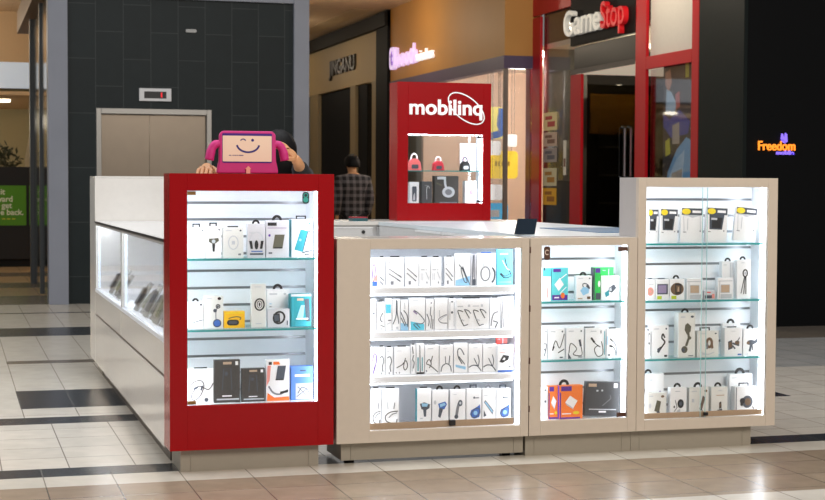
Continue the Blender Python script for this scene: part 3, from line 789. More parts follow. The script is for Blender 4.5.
    'mount_big': [Q_(.12, .9, .4, .93, 'L'), E_(.82, .92, .1, .025, 'D'), PG('V', (.4, .74), (.55, .78), (.76, .7), (.72, .58), (.5, .52), (.36, .62)), ('s', [(.58, .56), (.62, .44), (.46, .26)], .14, 'V'), E_(.68, .44, .09, .035, 'V'), E_(.36, .18, .19, .08, 'V'), E_(.3, .17, .09, .045, 'D'), Q_(.6, .03, .9, .05, 'G')],
    'ring_pop': TOP + [X_(.56, .54, .12, .16, .12, 'N'), PG('G', (.42, .3), (.5, .3), (.5, .55), (.42, .55)), PG('N', (.66, .3), (.76, .34), (.72, .58), (.62, .58)), C_([(.2, .18), (.5, .1), (.8, .18)], .04, 'L'), E_(.3, .12, .08, .04, 'L')],
    'mount_pad': [Q_(.35, .88, .6, .9, 'L'), PG('D', (.18, .52), (.42, .58), (.46, .28), (.2, .22)), PG('N', (.22, .48), (.38, .52), (.42, .34), (.24, .28)), ('s', [(.44, .46), (.84, .38)], .1, 'D'), E_(.72, .48, .14, .07, 'N'), ('s', [(.7, .5), (.86, .66)], .05, 'D'), ('s', [(.44, .38), (.6, .26)], .08, 'D'), Q_(.75, .03, .98, .08, 'B')],
    'mount_vent': [Q_(.3, .88, .6, .9, 'L'), PG('D', (.25, .56), (.5, .6), (.72, .56), (.9, .66), (.9, .5), (.5, .38), (.3, .42)), ('s', [(.5, .44), (.4, .16)], .14, 'D'), ('s', [(.55, .44), (.6, .2)], .07, 'D'), E_(.3, .48, .1, .06, 'N'), Q_(.2, .05, .3, .08, 'L')],
    'blueplug': [Q_(.1, .84, .3, .87, 'L'), E_(.78, .5, .12, .1, 'M'), PG('B', (.2, .2), (.5, .34), (.66, .22), (.5, .12)), PG('D', (.3, .26), (.46, .34), (.5, .26), (.34, .2))],
    'phone_stand': [Q_(.1, .86, .3, .9, 'L'), E_(.8, .86, .09, .05, 'N'), PG('V', (.5, .72), (.72, .66), (.62, .22), (.36, .3)), PG('D', (.5, .3), (.66, .26), (.62, .02), (.48, .02)), E_(.14, .5, .06, .1, 'L')],
    'lens': [Q_(.3, .86, .6, .89, 'L'), ('s', [(.3, .58), (.42, .34), (.24, .2)], .05, 'G'), E_(.64, .46, .2, .15, 'K'), E_(.64, .46, .09, .07, 'D'), PG('L', (.4, .22), (.6, .3), (.66, .06), (.36, .06)), E_(.24, .36, .05, .04, 'K')],
    'tripod': [Q_(.12, .86, .4, .89, 'L'), E_(.86, .88, .08, .045, 'N'), PG('D', (.7, .72), (.84, .66), (.66, .22), (.52, .26)), PG('N', (.72, .68), (.8, .64), (.64, .26), (.56, .28)), C_([(.5, .08), (.62, .24), (.8, .04)], .04, 'K'), Q_(.12, .5, .25, .62, 'L')],
    'dashcam': [Q_(.4, .86, .66, .89, 'L'), PG('K', (.48, .46), (.62, .5), (.64, .28), (.48, .24)), PG('N', (.5, .42), (.6, .44), (.6, .32), (.5, .3)), PG('D', (.36, .2), (.66, .26), (.7, .1), (.4, .06)), Q_(.3, .7, .8, .73, 'E')],
    'holder': [('s', [(.06, .02), (.06, .98)], .05, 'G'), E_(.6, .46, .26, .22, 'D'), E_(.62, .46, .15, .13, 'N'), E_(.36, .5, .13, .1, 'K'), PG('K', (.26, .44), (.4, .4), (.36, .3), (.26, .34)), ('s', [(.85, .3), (.92, .2)], .06, 'G'), E_(.42, .1, .2, .05, 'N'), Q_(.75, .88, .9, .92, 'L')],
    'plainwhite': [Q_(.1, .9, .35, .92, 'L'), ('s', [(.6, .04), (.6, .96)], .02, 'L')],
    'darkred': [Q_(.05, .1, .9, .45, 'D'), Q_(.2, .45, .8, .6, 'L'), Q_(.72, .1, .98, .6, 'F'), ('s', [(.2, .8), (.6, .75)], .08, 'R')],
    # tower
    'phonebox': [('p', rrect(.25, .1, .75, .8, .08), 'D'), PG('L', (.35, .15), (.6, .15), (.55, .5), (.4, .4))],
    'headphones': [Q_(.1, .88, .45, .98, 'L'), C_([(.42, .98), (.44, .7), (.5, .55)], .09, 'L'), E_(.58, .42, .27, .2, 'L'), E_(.58, .42, .15, .11, 'G'), Q_(.2, .02, .95, .06, 'G'), C_([(.06, .75), (.3, .66)], .06, 'V')],
    'earphone': [X_(.62, .6, .14, .2, .05, 'L', .5, PI), ('s', [(.48, .6), (.5, .2)], .05, 'L'), Q_(.3, .8, .6, .84, 'G')],
    'pinkdot': [E_(.6, .5, .2, .13, 'M'), Q_(.1, .86, .9, .9, 'L')],
    'none': [],
}


def carton(bw, bh, bd, m_, parent):
    b = MB()
    b.box(-bw / 2, 0, 0, bw / 2, bd, bh)
    return b.build('carton', m_, parent, bevel=min(.0012, bd * .2))


def hang_tab(kind, bw, bh, bd, parent, hx=0.0):
    b = MB()
    y0, y1 = bd * .5 - .0012, bd * .5 + .0012
    if kind == 'arch':
        r0, r1 = bw * .22, bw * .11
        a = ell(hx * bw, bh - .0005, r0, r0 * 1.05, 12, 0, PI) + ell(hx * bw, bh + .0005, r1, r1, 10, PI, 0)
        n = len(a)
        top = ell(hx * bw, bh + .0003, r0, r0 * 1.05, 12, 0, PI)
        inn = ell(hx * bw, bh + .0003, r1, r1 * 1.05, 12, 0, PI)
        for i in range(12):
            b.prism([top[i], top[i + 1], inn[i + 1], inn[i]], y0, y1)
    elif kind == 'bar':
        b.box(hx * bw - bw * .26, y0, bh + .0003, hx * bw + bw * .26, y1, bh + .006)
    elif kind == 'tab':
        w, h = bw * .24, .017
        b.box(hx * bw - w, y0, bh + .0003, hx * bw - w + .006, y1, bh + h); b.box(hx * bw + w - .006, y0, bh + .0003, hx * bw + w, y1, bh + h)
        b.box(hx * bw - w, y0, bh + h - .006, hx * bw + w, y1, bh + h)
    return b.build('hang_tab', BLACK if parent.get('tabk') is None else INK[parent['tabk']], parent)


def picture(kind, bw, bh, parent, y=-.0006, name='printed_picture'):
    items = PIC[kind]
    if not items:
        return
    b = MB()
    used = []
    u = min(bw, bh)
    for k, it in enumerate(items):
        key = it[-1]
        if key not in used:
            used.append(key)
        mi = used.index(key)
        yy = y - .00012 * k
        pts = [((p[0] - .5) * bw * .98, p[1] * bh * .99 + .0005) for p in it[1]]
        if it[0] == 's':
            b.stroke(pts, max(it[2] * bw, .0042), yy, mi)
        else:
            b.flat(pts, yy, mi)
    b.build(name, [INK[k] for k in used], parent)


ORD = 'first second third fourth fifth sixth seventh eighth ninth tenth eleventh twelfth thirteenth'.split()


def product(look, where, u0, v0, u1, v1, z, y, m_, pic, tab=None, d=.03, side=None, group=None, cat='box', name='product_box', lean=0.0, rz=0.0, hx=0.0, tabk=None):
    """A boxed product standing on a surface at height z, its front on the plane y."""
    p0 = at(u0, v1, 'y', y)
    p1 = at(u1, v1, 'y', y)
    top = at((u0 + u1) / 2, v0, 'y', y).z
    w, h = abs(p1.x - p0.x) - .001, top - z
    t = thing(name, look + ', ' + where, cat, ((p0.x + p1.x) / 2, y, z + .0006), rz, group)
    if tabk:
        t['tabk'] = tabk
    c = carton(w, h, d, BOXM[m_], t)
    if side:
        b = MB()
        b.flat([(0, 0), (0, 0), (0, 0)], 0) if False else None
        b.box(-w / 2 - .0008, .001, .001, -w / 2 - .0002, d - .001, h - .001)
        b.build('side_print', INK[side], t)
    picture(pic, w, h, t)
    if tab:
        hang_tab(tab, w, h, d, t, hx)
    if lean:
        t.rotation_euler = (0, lean, rz)
        # lift so the lower corner still touches the shelf
        t.location.z += abs(math.sin(lean)) * w / 2
    if 'tabk' in t:
        del t['tabk']
    return t


def row(where, z, y, group, items):
    """items: (look, u0, v0, u1, v1, material, picture, tab, extra). Ordinals run over the items standing in front."""
    k = 0
    kind = 'phone_case_pack' if 'phone cases' in group else 'cable_pack' if 'cable packs' in group else 'accessory_pack' if group.startswith('packs') else 'product_box'
    front = [i for i in items if not i[8].get('behind')]
    for it in items:
        look, u0, v0, u1, v1, m_, pic, tab, ex = it
        ex = dict(ex)
        beh = ex.pop('behind', None)
        yy = y + ex.pop('dy', 0)
        if beh:
            w_ = beh + ' on ' + where
        else:
            w_ = ORD[k] + ' from left on ' + where
            k += 1
        product(look, w_, u0, v0, u1, v1, z, yy, m_, pic, tab, group=group, **{**dict(name=kind, cat=kind.replace('_', ' ')), **ex})


N = {}
rz_ = lambda v, y, u: at(u, v, 'y', y).z
# ---- red case
row("red case's top shelf", .9645, .10, "boxes on the red case's top shelf", [
    ('white box with faint adapter outline', 188.5, 227.5, 204.8, 258, 'white', 'outline', 'tab', {}),
    ('white box picturing a car charger', 205.6, 226.5, 221.6, 258, 'white', 'carcharger', 'tab', {}),
    ('white box with faint round outline', 223, 227.5, 243.6, 258, 'pale', 'faint', 'bar', {}),
    ('grey box picturing black earbuds', 247.5, 224, 265.3, 258, 'grey', 'earbuds', 'arch', {}),
    ('lilac-grey box picturing a power bank', 266, 220.5, 289, 257, 'grey', 'powerbank', 'arch', {}),
    ('white box picturing a teal charging stand', 291.5, 219.5, 313, 257.5, 'white', 'stand', 'tab', dict(side='T', d=.06)),
])
row("red case's middle shelf", .6425, .10, "boxes on the red case's middle shelf", [
    ('white box with a short cable picture', 188.3, 302, 203.6, 330, 'white', 'faintcable', 'arch', {}),
    ('white box with dotted cable and blue disc', 204, 296, 223.4, 330, 'pale', 'dots', None, {}),
    ('small yellow box with black oval', 224.2, 311.5, 245, 330, 'yellow', 'yellowoval', None, dict(d=.05)),
    ('tall pale box picturing a dark watch', 251.3, 284, 266, 329.5, 'pale', 'watchtall', None, {}),
    ('small grey box picturing a square watch', 267.5, 309, 289.6, 329.5, 'grey', 'watchbox', None, dict(d=.03)),
    ('teal box picturing blue and grey straps', 290.6, 294, 311.3, 329.5, 'teal', 'bands', None, dict(side='T', d=.05)),
    ('white box with black hook', 266.8, 289.5, 289.5, 326.5, 'white', 'lines', 'arch', dict(behind='behind the square watch box', dy=.07)),
])
zd = .301
row("red case's bottom deck", zd, .10, "boxes on the red case's bottom deck", [
    ('white box with a looped black cable', 188.3, 369, 213.6, 403, 'white', 'bigcable', 'bar', {}),
    ('large black box with gold label', 214.3, 360, 240.2, 402, 'black', 'blackbank', None, {}),
    ('smaller black box with gold label', 241.5, 368.5, 265, 401.5, 'black', 'blackbank', None, {}),
    ('white and orange box picturing a power bank', 266, 359.5, 289.5, 401, 'white', 'orangebank', None, {}),
    ('blue box with a clear grey window', 291, 366.5, 313, 400, 'blue', 'bluebox', None, dict(d=.05)),
])
# ---- cable case
G1 = dict(d=.014)
row("cable case's top shelf", MID_SH[0] + .0003, .09, "cable packs on the cable case's top shelf", [
    ('white pack with purple cable and blue base', 371.3, 258, 377.8, 287, 'white', 'loop', None, G1),
    ('narrow white pack with two short bars', 378.4, 257.5, 385.3, 287, 'white', 'bars', 'bar', G1),
    ('white pack with two slanting rods', 386, 257.5, 403.8, 287, 'white', 'diag', 'bar', G1),
    ('narrower white pack with two slanting rods', 405, 257, 418.6, 286.5, 'white', 'diag', None, G1),
    ('plain white pack with black hanger', 419, 257.5, 430, 286.5, 'white', 'text', 'bar', G1),
    ('plain white pack with black hanger', 430.6, 257.5, 441.5, 286.5, 'white', 'text', 'bar', G1),
    ('thin white pack with slanting rods', 444.4, 257, 454, 286, 'white', 'diag', 'bar', G1),
    ('white pack with black curls and blue base', 454.6, 253.5, 470.4, 286, 'white', 'vloops', None, G1),
    ('dark pack turned edge-on', 471, 254.5, 476, 285.5, 'grey', 'edge', None, G1),
    ('white pack with a grey cable ring', 476.6, 253.5, 495.8, 285.5, 'white', 'ring', 'bar', dict(d=.014, tabk='B')),
    ('bright blue pack with dark cable', 496.6, 249.6, 512.6, 284.5, 'cyan', 'darkcable', None, G1),
])
row("cable case's second shelf", MID_SH[1] + .0003, .09, "cable packs on the cable case's second shelf", [
    ('thin white pack nearly blank', 371, 299, 376.4, 331, 'white', 'greyside', None, G1),
    ('white pack with a small black squiggle', 376.9, 302, 384.8, 331, 'white', 'squig', 'bar', G1),
    ('white pack with a pale blue block', 385.3, 298.5, 391.8, 331, 'white', 'tealtop', None, G1),
    ('white pack with a dark inverted V cable', 392.3, 299, 400, 331, 'white', 'vdark', None, G1),
    ('white pack with dark curved stripes on blue', 400.5, 300, 408.2, 331, 'white', 'stripes', None, G1),
    ('white pack with dark loop on blue base', 408.8, 298, 425.2, 330.5, 'white', 'sloop', None, G1),
    ('white pack with wavy grey cables', 425.8, 299, 433.8, 330.5, 'white', 'wavy', None, G1),
    ('white pack with a grey C-shaped cable', 434.5, 298, 447.6, 330.5, 'white', 'ccable', None, G1),
    ('thin white pack with a black hanger', 448.2, 298.5, 455.6, 330, 'white', 'greyside', 'bar', G1),
    ('wide white box with four black hook cables', 456, 299, 489, 329, 'white', 'hooks', 'bar', dict(d=.05, dy=-.01)),
    ('white pack with a dark forked cable', 489.8, 298, 500.4, 329, 'white', 'fork', 'bar', G1),
    ('bundle-like white pack seen edge-on', 502.2, 297, 515.2, 328.5, 'white', 'packs', None, dict(d=.05, lean=-.06)),
])
row("cable case's third shelf", MID_SH[2] + .0003, .09, "cable packs on the cable case's third shelf", [
    ('white pack with purple looped cable', 371, 347, 377.8, 375, 'white', 'purple', None, G1),
    ('white pack with a dark hooked cable', 378.3, 347, 385, 375, 'white', 'hook', 'bar', G1),
    ('white pack with a dark hooked cable', 385.6, 347.5, 393, 375, 'white', 'hook', 'bar', G1),
    ('wider white pack with a black looped cable', 394, 347, 410, 375, 'white', 'ycable', 'bar', G1),
    ('thin white pack with slate squiggle', 410.6, 345, 415.6, 375, 'white', 'bluesq', 'bar', G1),
    ('white pack with teal bars and dark base', 416.3, 343.5, 424.2, 375.5, 'white', 'tealedge', None, G1),
    ('white pack with a black crossing cable', 424.8, 345, 438.8, 374.5, 'white', 'xloop', 'bar', dict(d=.014, tabk='G')),
    ('white pack with a dark arched cable', 439.4, 345, 453, 374, 'white', 'arch', 'bar', dict(d=.014, tabk='G')),
    ('white pack with bent cable over pale blue', 453.8, 343, 467.6, 374, 'white', 'bend', None, G1),
    ('white pack with a low curved cable', 468.3, 344, 482.2, 373.5, 'white', 'archlow', 'bar', dict(d=.014, tabk='G')),
    ('white pack with a low curved cable', 482.8, 344, 496.6, 373.5, 'white', 'archlow', 'bar', dict(d=.014, tabk='G')),
    ('white box with black adapter and blue base', 497.4, 345, 513.2, 373, 'white', 'adapter', 'bar', dict(d=.03, dy=-.02, tabk='D')),
    ('red-topped pack', 496, 336, 507, 372, 'red', 'plainwhite', None, dict(d=.014, dy=.03, behind='standing behind the black adapter box')),
])
row("cable case's bottom deck", .1533, .10, "packs on the cable case's bottom deck", [
    ('narrow white pack with coiled black cable', 371, 388.5, 381, 421, 'white', 'coil', 'bar', G1),
    ('wide white pack with coiled black cable', 381.8, 388.5, 399, 420.5, 'white', 'coil', 'bar', G1),
    ('white box with slate blue car charger', 417, 388.5, 431.2, 419.5, 'white', 'bluecharger', 'bar', dict(side='T', d=.03)),
    ('white box with bright blue car charger', 432.2, 390, 448.4, 419.5, 'white', 'bluecharger2', 'arch', dict(d=.03)),
    ('white box with grey car charger', 450, 389.5, 465.5, 418.5, 'white', 'charger', 'arch', dict(d=.03)),
    ('white box with curled blue cable', 466.4, 388.5, 481.4, 417.5, 'white', 'curl', 'tab', dict(d=.03, tabk='D')),
    ('white box with grey slanting stick', 482.2, 388.5, 495.6, 416.5, 'white', 'stick', 'arch', dict(d=.03, tabk='G')),
    ('white box with curled blue cable', 496.3, 388.5, 510.6, 416.5, 'white', 'curl', 'tab', dict(d=.03, tabk='D')),
])
# ---- narrow white case
row("narrow white case's top shelf", .7425, .08, "boxes on the narrow white case's top shelf", [
    ('white and teal box', 542.3, 268, 551, 301.5, 'white', 'tealtop2', None, {}),
    ('aqua box with purple bands and plug', 551.5, 268, 568, 301, 'aqua', 'tealcube', None, dict(tabk=None)),
    ('white box with a round charger', 576, 276, 591.8, 301, 'white', 'charger3', 'arch', {}),
    ('green box with dark side', 593.3, 267.5, 600.5, 301, 'green', 'greenpk', None, dict(side='D', d=.035, dy=.001)),
    ('white box with angled grey plug', 600.9, 276, 619, 300.5, 'white', 'plug', None, dict(d=.025)),
    ('green box with pale lid', 600.8, 267.5, 613.5, 299.5, 'green', 'plainwhite', None, dict(dy=.05, behind='behind the angled plug box')),
])
row("narrow white case's middle shelf", .4595, .08, "boxes on the narrow white case's middle shelf", [
    ('narrow white pack with half a cable', 542.3, 328.5, 547.2, 361, 'white', 'halfcable', None, dict(d=.02)),
    ('white box with black zigzag cable', 548, 328.5, 564.6, 361, 'white', 'zig', None, {}),
    ('white box with tangled black cable', 566, 328, 583.6, 360.5, 'white', 'zloop', None, {}),
    ('white box with knotted black cable', 585, 328, 605.4, 360.5, 'white', 'knot', 'bar', dict(hx=-.25)),
    ('white box with two black plugs', 606.4, 329, 620, 360, 'white', 'twinplug', 'bar', {}),
])
row("narrow white case's bottom deck", .1683, .08, "boxes on the narrow white case's bottom deck", [
    ('narrow white box', 542.3, 387, 548, 420.5, 'white', 'greyside', None, {}),
    ('orange box with purple logo patch', 548.4, 386, 558.6, 420, 'orange', 'orangecube', None, {}),
    ('orange box with hanger and purple edge', 559.2, 385.5, 582.6, 420, 'orange', 'orangecube', 'arch', dict(side='P', d=.04, dy=-.02, hx=-.25)),
    ('large black box with gold label', 584.5, 383, 618.5, 419, 'charcoal', 'laptopcase', None, dict(d=.03, lean=.05)),
])
# ---- tall white case
GL = dict(d=.02, lean=.05)
row("tall case's top shelf", 1.0198, .07, "phone cases on the tall white case's top shelf", [
    ('narrow phone case pack with dark case', 647.3, 208.5, 657.6, 243.5, 'white', 'case_dark', None, dict(d=.02, lean=.03)),
    ('white phone case pack with dark case', 659, 208.5, 676.8, 243.5, 'white', 'case_dark', None, dict(d=.02, lean=.04)),
    ('white phone case pack with clear case', 680, 207.5, 702.4, 243, 'white', 'case_clear', None, dict(d=.02, lean=.03)),
    ('white phone case pack with dark grey case', 705, 207.5, 726.4, 243, 'white', 'case_dark', None, GL),
    ('white phone case pack with clear case', 733, 207.5, 755, 242.5, 'white', 'case_clear', None, dict(d=.02, lean=.09)),
])
row("tall case's second shelf", .7377, .07, "boxes on the tall white case's second shelf", [
    ('narrow white box with pink oval', 647, 279.5, 655, 300.5, 'white', 'pinkoval', 'bar', dict(tabk='D')),
    ('white box with lilac square', 655.6, 279.5, 669, 300.5, 'white', 'lilacsq', 'bar', dict(tabk='D')),
    ('white box with brown watch', 669.6, 279, 684.4, 300, 'white', 'brownwatch', 'arch', {}),
    ('white box with beige square', 686.6, 278.5, 702.6, 300, 'white', 'beigesq', None, {}),
    ('low dark pack with pink end', 704, 290.5, 715, 299.5, 'grey', 'darkred', None, {}),
    ('white box with beige square', 717.4, 278, 733, 299.5, 'white', 'beigesq', None, {}),
    ('white box picturing hanging black key straps', 736.6, 260, 750.4, 299.5, 'white', 'keyfob', 'arch', {}),
    ('blank white box with black hanger', 721.5, 261.5, 735.6, 298.5, 'white', 'plainwhite', 'arch', dict(dy=.05, behind='behind second beige square box')),
])
row("tall case's third shelf", .4497, .07, "boxes on the tall white case's third shelf", [
    ('thin white box', 646.9, 331, 651, 359, 'white', 'greyside', 'bar', {}),
    ('white box with black clip mount', 651.6, 325.5, 668.4, 358.5, 'white', 'mount_clip', None, dict(d=.05)),
    ('tall white box with long black arm mount', 678, 313, 695, 358, 'pale', 'mount_big', 'arch', dict(d=.05)),
    ('pale box with grey ring holder', 697, 331, 718.6, 357.5, 'pale', 'ring_pop', 'tab', dict(hx=-.1)),
    ('white box with padded black mount', 724.4, 328, 742, 357, 'white', 'mount_pad', 'bar', dict(d=.04)),
    ('white box with black vent mount', 743, 329, 759, 356.5, 'white', 'mount_vent', 'arch', {}),
    ('white box with tall black hook', 722, 323.5, 740, 356, 'white', 'plainwhite', 'arch', dict(dy=.06, d=.02, behind='behind the padded mount box')),
])
row("tall case's bottom deck", .1513, .07, "boxes on the tall white case's bottom deck", [
    ('pale box with phone stand', 647, 393, 666.4, 415.5, 'pale', 'phone_stand', None, {}),
    ('white box with black lens clip', 670, 387.5, 686.4, 414.5, 'white', 'lens', 'arch', {}),
    ('pale box with phone tripod', 689, 387.5, 708.4, 414, 'pale', 'tripod', 'arch', {}),
    ('pale box with small dash camera', 711, 387, 727.4, 413.5, 'pale', 'dashcam', 'arch', dict(d=.04)),
    ('white box with round black holder', 734.5, 386.5, 755.6, 413, 'white', 'holder', 'tab', dict(d=.04)),
    ('white box with blue plug', 647.2, 373.5, 663.5, 413.5, 'white', 'blueplug', 'arch', dict(dy=.06, hx=-.4, behind='behind the phone stand box')),
    ('blank white box with black hanger', 729, 374, 752, 411, 'white', 'plainwhite', 'arch', dict(dy=.06, behind='behind the round holder box')),
])
# ---- red tower
row("red tower's floor", 1.048 + .1203, 3.78, "boxes in the red tower", [
    ('white box with dark phone picture', 409.6, 182, 419, 203, 'white', 'phonebox', None, dict(d=.05)),
    ('slim black box with earphone picture', 421.5, 181.5, 432, 203, 'charcoal', 'earphone', None, dict(d=.06)),
    ('large black box picturing silver headphones', 434.5, 176, 458.5, 203, 'black', 'headphones', None, dict(d=.06)),
    ('white box with a mauve dot', 465, 181, 476, 202.5, 'white', 'pinkdot', None, dict(d=.06)),
])


def mini_bag(label, u, z, y, m_, w=.09, h=.06, strap='W'):
    t = thing('mini_speaker', label, 'speaker', (at(u, 169, 'y', y).x, y, z + .0005))
    b = MB()
    b.prism([(-w / 2, 0), (w / 2, 0), (w * .42, h * .7), (w * .2, h), (-w * .2, h), (-w * .42, h * .7)], 0, .05)
    b.build('body', m_, t, bevel=.004)
    b = MB()
    b.tube(curve([(-w * .25, .025, h * .7), (-w * .16, .025, h * 1.3), (w * .16, .025, h * 1.3), (w * .25, .025, h * .7)], 5), .006)
    b.build('handle', INK[strap], t)
    b = MB()
    b.prism(rrect(-w * .25, h * .15, w * .25, h * .5, .008), -.002, -.0003)
    b.build('front_panel', INK['D' if strap == 'W' else 'L'], t)
    return t


ZT = 1.048 + SH_T
mini_bag("coral pink handled speaker, leftmost on the red tower's glass shelf", 415, ZT, 3.78, mat('coral', (240, 110, 110), .5), .1, .085)
mini_bag("red handled speaker, middle of the red tower's glass shelf", 439, ZT, 3.78, mat('crimson', (205, 40, 60), .5), .085, .07)
mini_bag("black handled speaker, rightmost on the red tower's glass shelf", 466, ZT, 3.78, BLACK, .075, .07, 'D')
sp = thing('striped_sleeve', "white sleeve with pink stripes hanging at the red tower's right", 'sleeve', (at(468, 170, 'y', 3.86).x, 3.86, ZT + .0005))
b = MB(); b.box(-.06, 0, 0, .06, .012, .20); b.build('card', BOXM['white'], sp)
b = MB()
for k in range(3):
    b.box(-.045 + k * .035, -.001, .02, -.028 + k * .035, -.0002, .18)
b.build('stripes', mat('stripe_pink', (225, 180, 180), .5), sp)
# ---- blister packs in the left counter windows
SILV = mat('blister_silver', (176, 176, 170), .25, metal=.3)
for k, (yy, xx, hh) in enumerate(((3.3, .05, .15), (3.05, .06, .16), (2.8, .05, .14), (1.85, .05, .15), (1.62, .06, .13), (1.40, .05, .17), (1.18, .06, .15), (.98, .05, .18), (.80, .06, .16))):
    far = k < 3
    nm = ORD[k] if far else ORD[k - 3]
    t = thing('blister_pack', 'silver blister pack, %s from far end in %s window of the long side counter' % (nm, 'far' if far else 'near'), 'blister pack', (xx, yy, .5945), 0, 'blister packs in the side counter')
    b = MB()
    b.add([(0, -.075, 0), (0, .075, 0), (.012, .075, 0), (.012, -.075, 0), (.09, -.075, hh), (.09, .075, hh), (.10, .075, hh), (.10, -.075, hh)],
          [(0, 1, 2, 3), (7, 6, 5, 4), (0, 3, 7, 4), (1, 5, 6, 2), (0, 4, 5, 1), (3, 2, 6, 7)])
    b.build('backing_card', [SILV], t)
    b = MB()
    s = .5
    b.add([(-.004 + .09 * a, yv, hh * a + .004) for a, yv in ((.15, -.05), (.15, .05), (.8, .05), (.8, -.05))] + [(-.016 + .09 * a, yv, hh * a + .010) for a, yv in ((.18, -.04), (.18, .04), (.77, .04), (.77, -.04))],
          [(0, 1, 2, 3), (7, 6, 5, 4), (0, 4, 5, 1), (1, 5, 6, 2), (2, 6, 7, 3), (3, 7, 4, 0)])
    b.build('accessory', mat('accessory_%s' % ('dark', 'olive', 'grey')[k % 3], ((52, 54, 58), (120, 122, 96), (98, 100, 104))[k % 3], .3), t)
# ------------------------------------------------------------------ floor
CREAM = tiles('tile_cream', (218, 210, 197), (211, 203, 191), (136, 128, 118), .30, .30, .05, -.10)
CREAMS = tiles('tile_cream_shifted', (220, 212, 199), (213, 205, 193), (140, 132, 122), .30, .30, -.12, .27)
CREAMB = tiles('tile_cream_plain', (216, 208, 194), (210, 203, 190), (150, 142, 130), .30, 3.0, .05, -1.5)
GREYT = tiles('tile_grey', (178, 176, 172), (170, 170, 168), (120, 118, 116), .30, .30, .05, -.10)
BROWNT = tiles('tile_brown', (152, 132, 112), (160, 142, 122), (100, 90, 80), .30, .29, .05, -.13, stain=.15)
DARKT = tiles('tile_dark', (58, 62, 66), (52, 56, 62), (110, 108, 104), .30, 3.0, .05, -1.5)
TAUPET = tiles('tile_taupe', (126, 116, 104), (120, 110, 100), (100, 92, 84), .30, .30, .05, -.10)
TANT = tiles('tile_tan', (196, 170, 132), (190, 164, 128), (140, 122, 100), .60, .60, .05, 0)
fm = [CREAM, CREAMS, CREAMB, GREYT, BROWNT, DARKT, TAUPET, TANT]
ix = {m.name: i for i, m in enumerate(fm)}
XA, XB, XC = -.555, 3.2, 4.08
rows_ = [(-9, -1.06, 'tile_cream', 'tile_cream', 'tile_cream', 'tile_cream'), (-1.06, -.16, *['tile_brown'] * 4), (-.16, .08, *['tile_cream_plain'] * 4), (.08, .29, *['tile_dark'] * 4),
         (.29, 1.66, 'tile_cream_shifted', 'tile_cream_shifted', 'tile_cream', 'tile_cream'), (1.66, 1.91, 'tile_dark', 'tile_dark', 'tile_dark', 'tile_cream'), (1.91, 2.27, 'tile_cream', 'tile_cream', 'tile_cream', 'tile_cream'),
         (2.27, 3.08, 'tile_cream_plain', 'tile_dark', 'tile_dark', 'tile_cream'), (3.08, 4.6, 'tile_cream_plain', 'tile_cream_plain', 'tile_grey', 'tile_grey'), (4.6, 4.8, 'tile_cream_plain', 'tile_taupe', 'tile_grey', 'tile_grey'),
         (4.8, 5.0, 'tile_cream_plain', 'tile_cream_plain', 'tile_grey', 'tile_grey'), (5.0, 6.7, 'tile_cream_plain', 'tile_cream_plain', 'tile_taupe', 'tile_taupe'), (6.7, 7.5, 'tile_dark', 'tile_dark', 'tile_dark', 'tile_dark'), (7.5, 9.1, *['tile_cream_plain'] * 4),
         (9.1, 9.2, *['tile_dark'] * 4), (9.2, 10.3, *['tile_cream_plain'] * 4), (10.3, 11.7, *['tile_taupe'] * 4), (11.7, 13.1, *['tile_tan'] * 4), (13.1, 14.2, *['tile_taupe'] * 4), (14.2, 15.6, *['tile_tan'] * 4),
         (15.6, 16.6, *['tile_taupe'] * 4), (16.6, 32, *['tile_tan'] * 4)]
b = MB()
xs = [-14, XA, XB, XC, 14]
for y0_, y1_, *mm in rows_:
    for i in range(4):
        b.add([(xs[i], y0_, 0), (xs[i + 1], y0_, 0), (xs[i + 1], y1_, 0), (xs[i], y1_, 0)], [(0, 1, 2, 3)], ix[mm[i]])
struct(b.build('floor', fm), 'pale mall floor tiles crossed by dark and brown bands', 'floor')

# ------------------------------------------------------------------ lift tower
GREYCOL = mat('column_grey', (140, 145, 158), .5, var=.08, scale=3)
SLATE = tiles('slate_tiles', (30, 39, 41), (26, 34, 36), (62, 67, 68), .59, .297, 0.0, .28, ms=.0035, rough=.45, spec=.2, offset=.5, axes='zx')
LY = 10.3
EX0, EX1, EZ = .58, 1.835, 2.122
b = MB()
b.box(.275, LY, 0, EX0, LY + .12, 3.32); b.box(EX1, LY, 0, 2.755, LY + .12, 3.32); b.box(EX0, LY, EZ, EX1, LY + .12, 3.32)
struct(b.build('wall_lift', SLATE), 'dark slate tiled wall around the lift doors', 'wall')
for nm, x0_, x1_ in (('column_left', .07, .278), ('column_right', 2.752, 2.925)):
    b = MB(); b.box(x0_, LY - .06, 0, x1_, LY + .2, 5.2)
    struct(b.build(nm, GREYCOL, bevel=.004), 'grey painted steel post %s of the slate lift wall' % ('left' if 'left' in nm else 'right'), 'column')
b = MB(); b.box(.279, LY - .05, 3.32, 2.751, LY + .2, 5.2)
struct(b.build('trim_1', GREYCOL), 'grey beam over the slate lift wall', 'beam')
